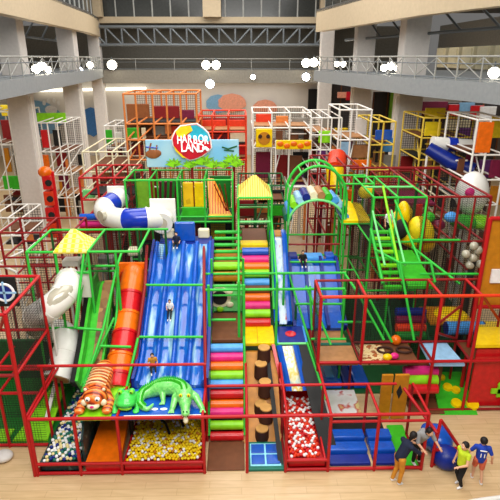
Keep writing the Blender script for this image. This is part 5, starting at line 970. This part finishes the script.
    if num:
        cu = bpy.data.curves.new('number', 'FONT'); cu.body = num; cu.align_x = 'CENTER'; cu.align_y = 'CENTER'; cu.extrude = .012; cu.offset = .012; o = bpy.data.objects.new('number', cu); C.objects.link(o)
        dg = bpy.context.evaluated_depsgraph_get(); me = bpy.data.meshes.new_from_object(o.evaluated_get(dg)); bpy.data.objects.remove(o)
        k = .21*s; p = chest.lerp(pel, .38)-fwd*.17*s; xax = side; zax = -fwd   # on the back of the shirt
        me.transform(Matrix.Translation(p) @ Matrix((-side, up, -fwd)).transposed().to_4x4() @ Matrix.Scale(k, 4)); me.materials.append(M['white_print'])
        n = bpy.data.objects.new('number', me); C.objects.link(n); n.parent = shirt
        MB().box(p+V((0, 0, .19*s)), (.2*s, .02, .025*s)).build('name_strip', 'white_print', shirt, smooth=False)
    t.location = loc; t.rotation_euler = (0, 0, rz); return t
def stand(**kw):
    d = dict(pelvis=(0, 0, .92), chest=(0, 0, 1.3), head=(0, -.02, 1.58), shoulder_l=(.19, 0, 1.36), shoulder_r=(-.19, 0, 1.36), elbow_l=(.25, .02, 1.1), elbow_r=(-.25, .02, 1.1), hand_l=(.26, -.06, .86), hand_r=(-.26, -.06, .86),
             hip_l=(.09, 0, .88), hip_r=(-.09, 0, .88), knee_l=(.1, -.03, .48), knee_r=(-.1, -.03, .48), ankle_l=(.1, .02, .08), ankle_r=(-.1, .02, .08)); d.update(kw); return d
def sit(**kw):
    d = dict(pelvis=(0, 0, .14), chest=(0, .03, .5), head=(0, -.02, .78), shoulder_l=(.19, .02, .56), shoulder_r=(-.19, .02, .56), elbow_l=(.27, -.02, .32), elbow_r=(-.27, -.02, .32), hand_l=(.22, -.22, .24), hand_r=(-.22, -.22, .24),
             hip_l=(.1, -.02, .13), hip_r=(-.1, -.02, .13), knee_l=(.13, -.42, .22), knee_r=(-.13, -.42, .22), ankle_l=(.12, -.8, .08), ankle_r=(-.12, -.8, .08), face=(0, -1, -.15)); d.update(kw); return d
g0 = gz(397, 482, 0)
person('person', 'adult in a navy top and mustard trousers bending over the front red rail', (g0.x, g0.y, 0), 1.5, math.radians(112), stand(chest=(0, -.2, 1.25), head=(0, -.38, 1.5), shoulder_l=(.19, -.2, 1.3), shoulder_r=(-.19, -.2, 1.3), elbow_l=(.26, -.42, 1.1), elbow_r=(-.26, -.42, 1.1), hand_l=(.14, -.64, 1.05), hand_r=(-.14, -.64, 1.0), ankle_l=(.1, .1, .08), face=(0, -1, -.4)), dict(top='navy_cloth', low='mustard_cloth', sleeve=1.3, shoe='white_cloth'), .12)
g1 = gz(418, 466, .1)
person('person', 'dark haired person in grey and black leaning over from inside the front red frame', (g1.x, g1.y+.15, .06), 1.5, math.radians(15), stand(chest=(0, -.18, 1.22), head=(.02, -.36, 1.42), shoulder_l=(.19, -.18, 1.26), shoulder_r=(-.19, -.18, 1.26), elbow_l=(.27, -.35, 1.05), elbow_r=(-.27, -.3, 1.05), hand_l=(.3, -.5, .95), hand_r=(-.2, -.5, .95), face=(.2, -1, -.3)), dict(top='grey_cloth', low='black_cloth', sleeve=.9), .3)
g2 = gz(458, 486, 0)
person('person', 'child in a lime vest and black leggings standing with back to the frame', (g2.x, g2.y, 0), 1.34, math.radians(-70), stand(elbow_l=(.3, -.12, 1.12), hand_l=(.2, -.34, 1.05), knee_l=(.12, -.12, .48), ankle_r=(-.1, .12, .09)), dict(top='lime_cloth', low='black_cloth', sleeve=.35), .08)
g3 = gz(476, 481, 0)
person('person', 'child in a blue jersey with white number eleven walking away beside the lime vest', (g3.x, g3.y, 0), 1.34, math.radians(165), stand(elbow_l=(.34, .0, 1.14), hand_l=(.42, -.1, .92), elbow_r=(-.3, .08, 1.12), hand_r=(-.34, -.0, .88), knee_l=(.1, -.14, .5), ankle_l=(.11, -.1, .08), ankle_r=(-.12, .14, .09)), dict(top='blue_cloth', low='coral_cloth', short=True, sleeve=.7), num='11')
def zs(Y): 
    for (a, b) in zip(path_slide, path_slide[1:]):
        if a[0] <= Y <= b[0]: return a[1]+(b[1]-a[1])*(Y-a[0])/(b[0]-a[0])
path_slide = [(11.5, 1.80), (12.0, 1.86), (12.6, 2.1), (13.2, 2.48), (14.0, 2.98), (14.6, 3.28), (15.0, 3.42), (15.4, 3.7), (16.2, 4.1)]
lean = dict(knee_l=(.12, -.4, -.02), knee_r=(-.12, -.4, -.02), ankle_l=(.1, -.76, -.35), ankle_r=(-.1, -.76, -.35))
person('person', 'child in a white shirt sliding down the middle of the wide blue slide', (at(170, 308, 13.75).x, 13.75, zs(13.75)+.05), .68, 0, sit(**lean), dict(top='white_cloth', low='black_cloth', sleeve=.7))
person('person', 'child in dark clothes sitting at the top of the wide blue slide', (at(177, 250, 16.2).x, 16.2, 4.1), .8, 0, sit(), dict(top='navy_cloth', low='black_cloth', sleeve=1.2))
person('person', 'dark haired child in mustard at the foot of the wide blue slide behind the crocodile', (at(153, 380, 12).x, 12.15, 1.96), .8, .2, sit(), dict(top='mustard_cloth', low='black_cloth', sleeve=.6), .1)
person('person', 'child in black sitting at the top of the second blue slide', (at(303, 262, 16.4).x, 16.5, at(303, 266, 16.4).z+.08), .85, 0, sit(), dict(top='black_cloth', low='black_cloth', sleeve=1.3))
person('person', 'child in a white top standing on the deck of the right green frame', (at(389, 228, 15.9).x, 15.95, 4.33), 1.05, .3, stand(), dict(top='white_cloth', low='black_cloth', sleeve=.6))

# white kerb in the near corner
pts = [gz(466+i*4, 504-6*(i/9)**.7, .06) for i in range(12)]
tag(MB().tube(pts, .07, 12).build('floor_kerb', 'white_plastic'), 'curved white kerb on the floor in the near right corner', 'kerb')
# ================================================================== light and camera
def area(loc, size, power, rot=(0, 0, 0), col=(1, .975, .94)):
    l = bpy.data.lights.new('ceiling_and_fill_light', 'AREA'); l.shape = 'RECTANGLE'; l.size, l.size_y = size; l.energy = power; l.color = col
    o = bpy.data.objects.new('ceiling_and_fill_light', l); C.objects.link(o); o.location = loc; o.rotation_euler = rot
area((-1, 13, 17), (14, 10), 2200); area((-1, 27, 17), (16, 12), 2600); area((-2, 41, 17), (16, 10), 2200); area((0, 2, 15), (14, 6), 3000, (math.radians(40), 0, 0))  # level panels stand for ceiling lamps; the tilted one is an added frontal fill
area((-17, 36, 7.9), (6, 22), 800); area((15, 34, 7.9), (6, 22), 450); area((-3, 53, 7.7), (18, 4), 380); area((-17, 33, 12.8), (8, 24), 350); area((15, 32, 12.8), (8, 24), 350); area((-3, 56, 12.9), (18, 8), 400)  # the upper three are unseen fills added to brighten the galleries
w = bpy.data.worlds.new('hall_light'); bpy.context.scene.world = w; w.use_nodes = True
w.node_tree.nodes['Background'].inputs[0].default_value = (1, .97, .93, 1); w.node_tree.nodes['Background'].inputs[1].default_value = .18
cam = bpy.data.cameras.new('camera'); co = bpy.data.objects.new('camera', cam); C.objects.link(co)
cam.sensor_width = 36; cam.lens = 36*F/500; co.location = (0, 0, H); cam.clip_end = 200
co.rotation_euler = Matrix((rt, upv, -fw)).transposed().to_euler()
sc = bpy.context.scene; sc.camera = co
sc.view_settings.view_transform = 'Standard'; sc.view_settings.look = 'None'; sc.view_settings.exposure = -.2; sc.view_settings.gamma = 1; sc.view_settings.use_curve_mapping = False
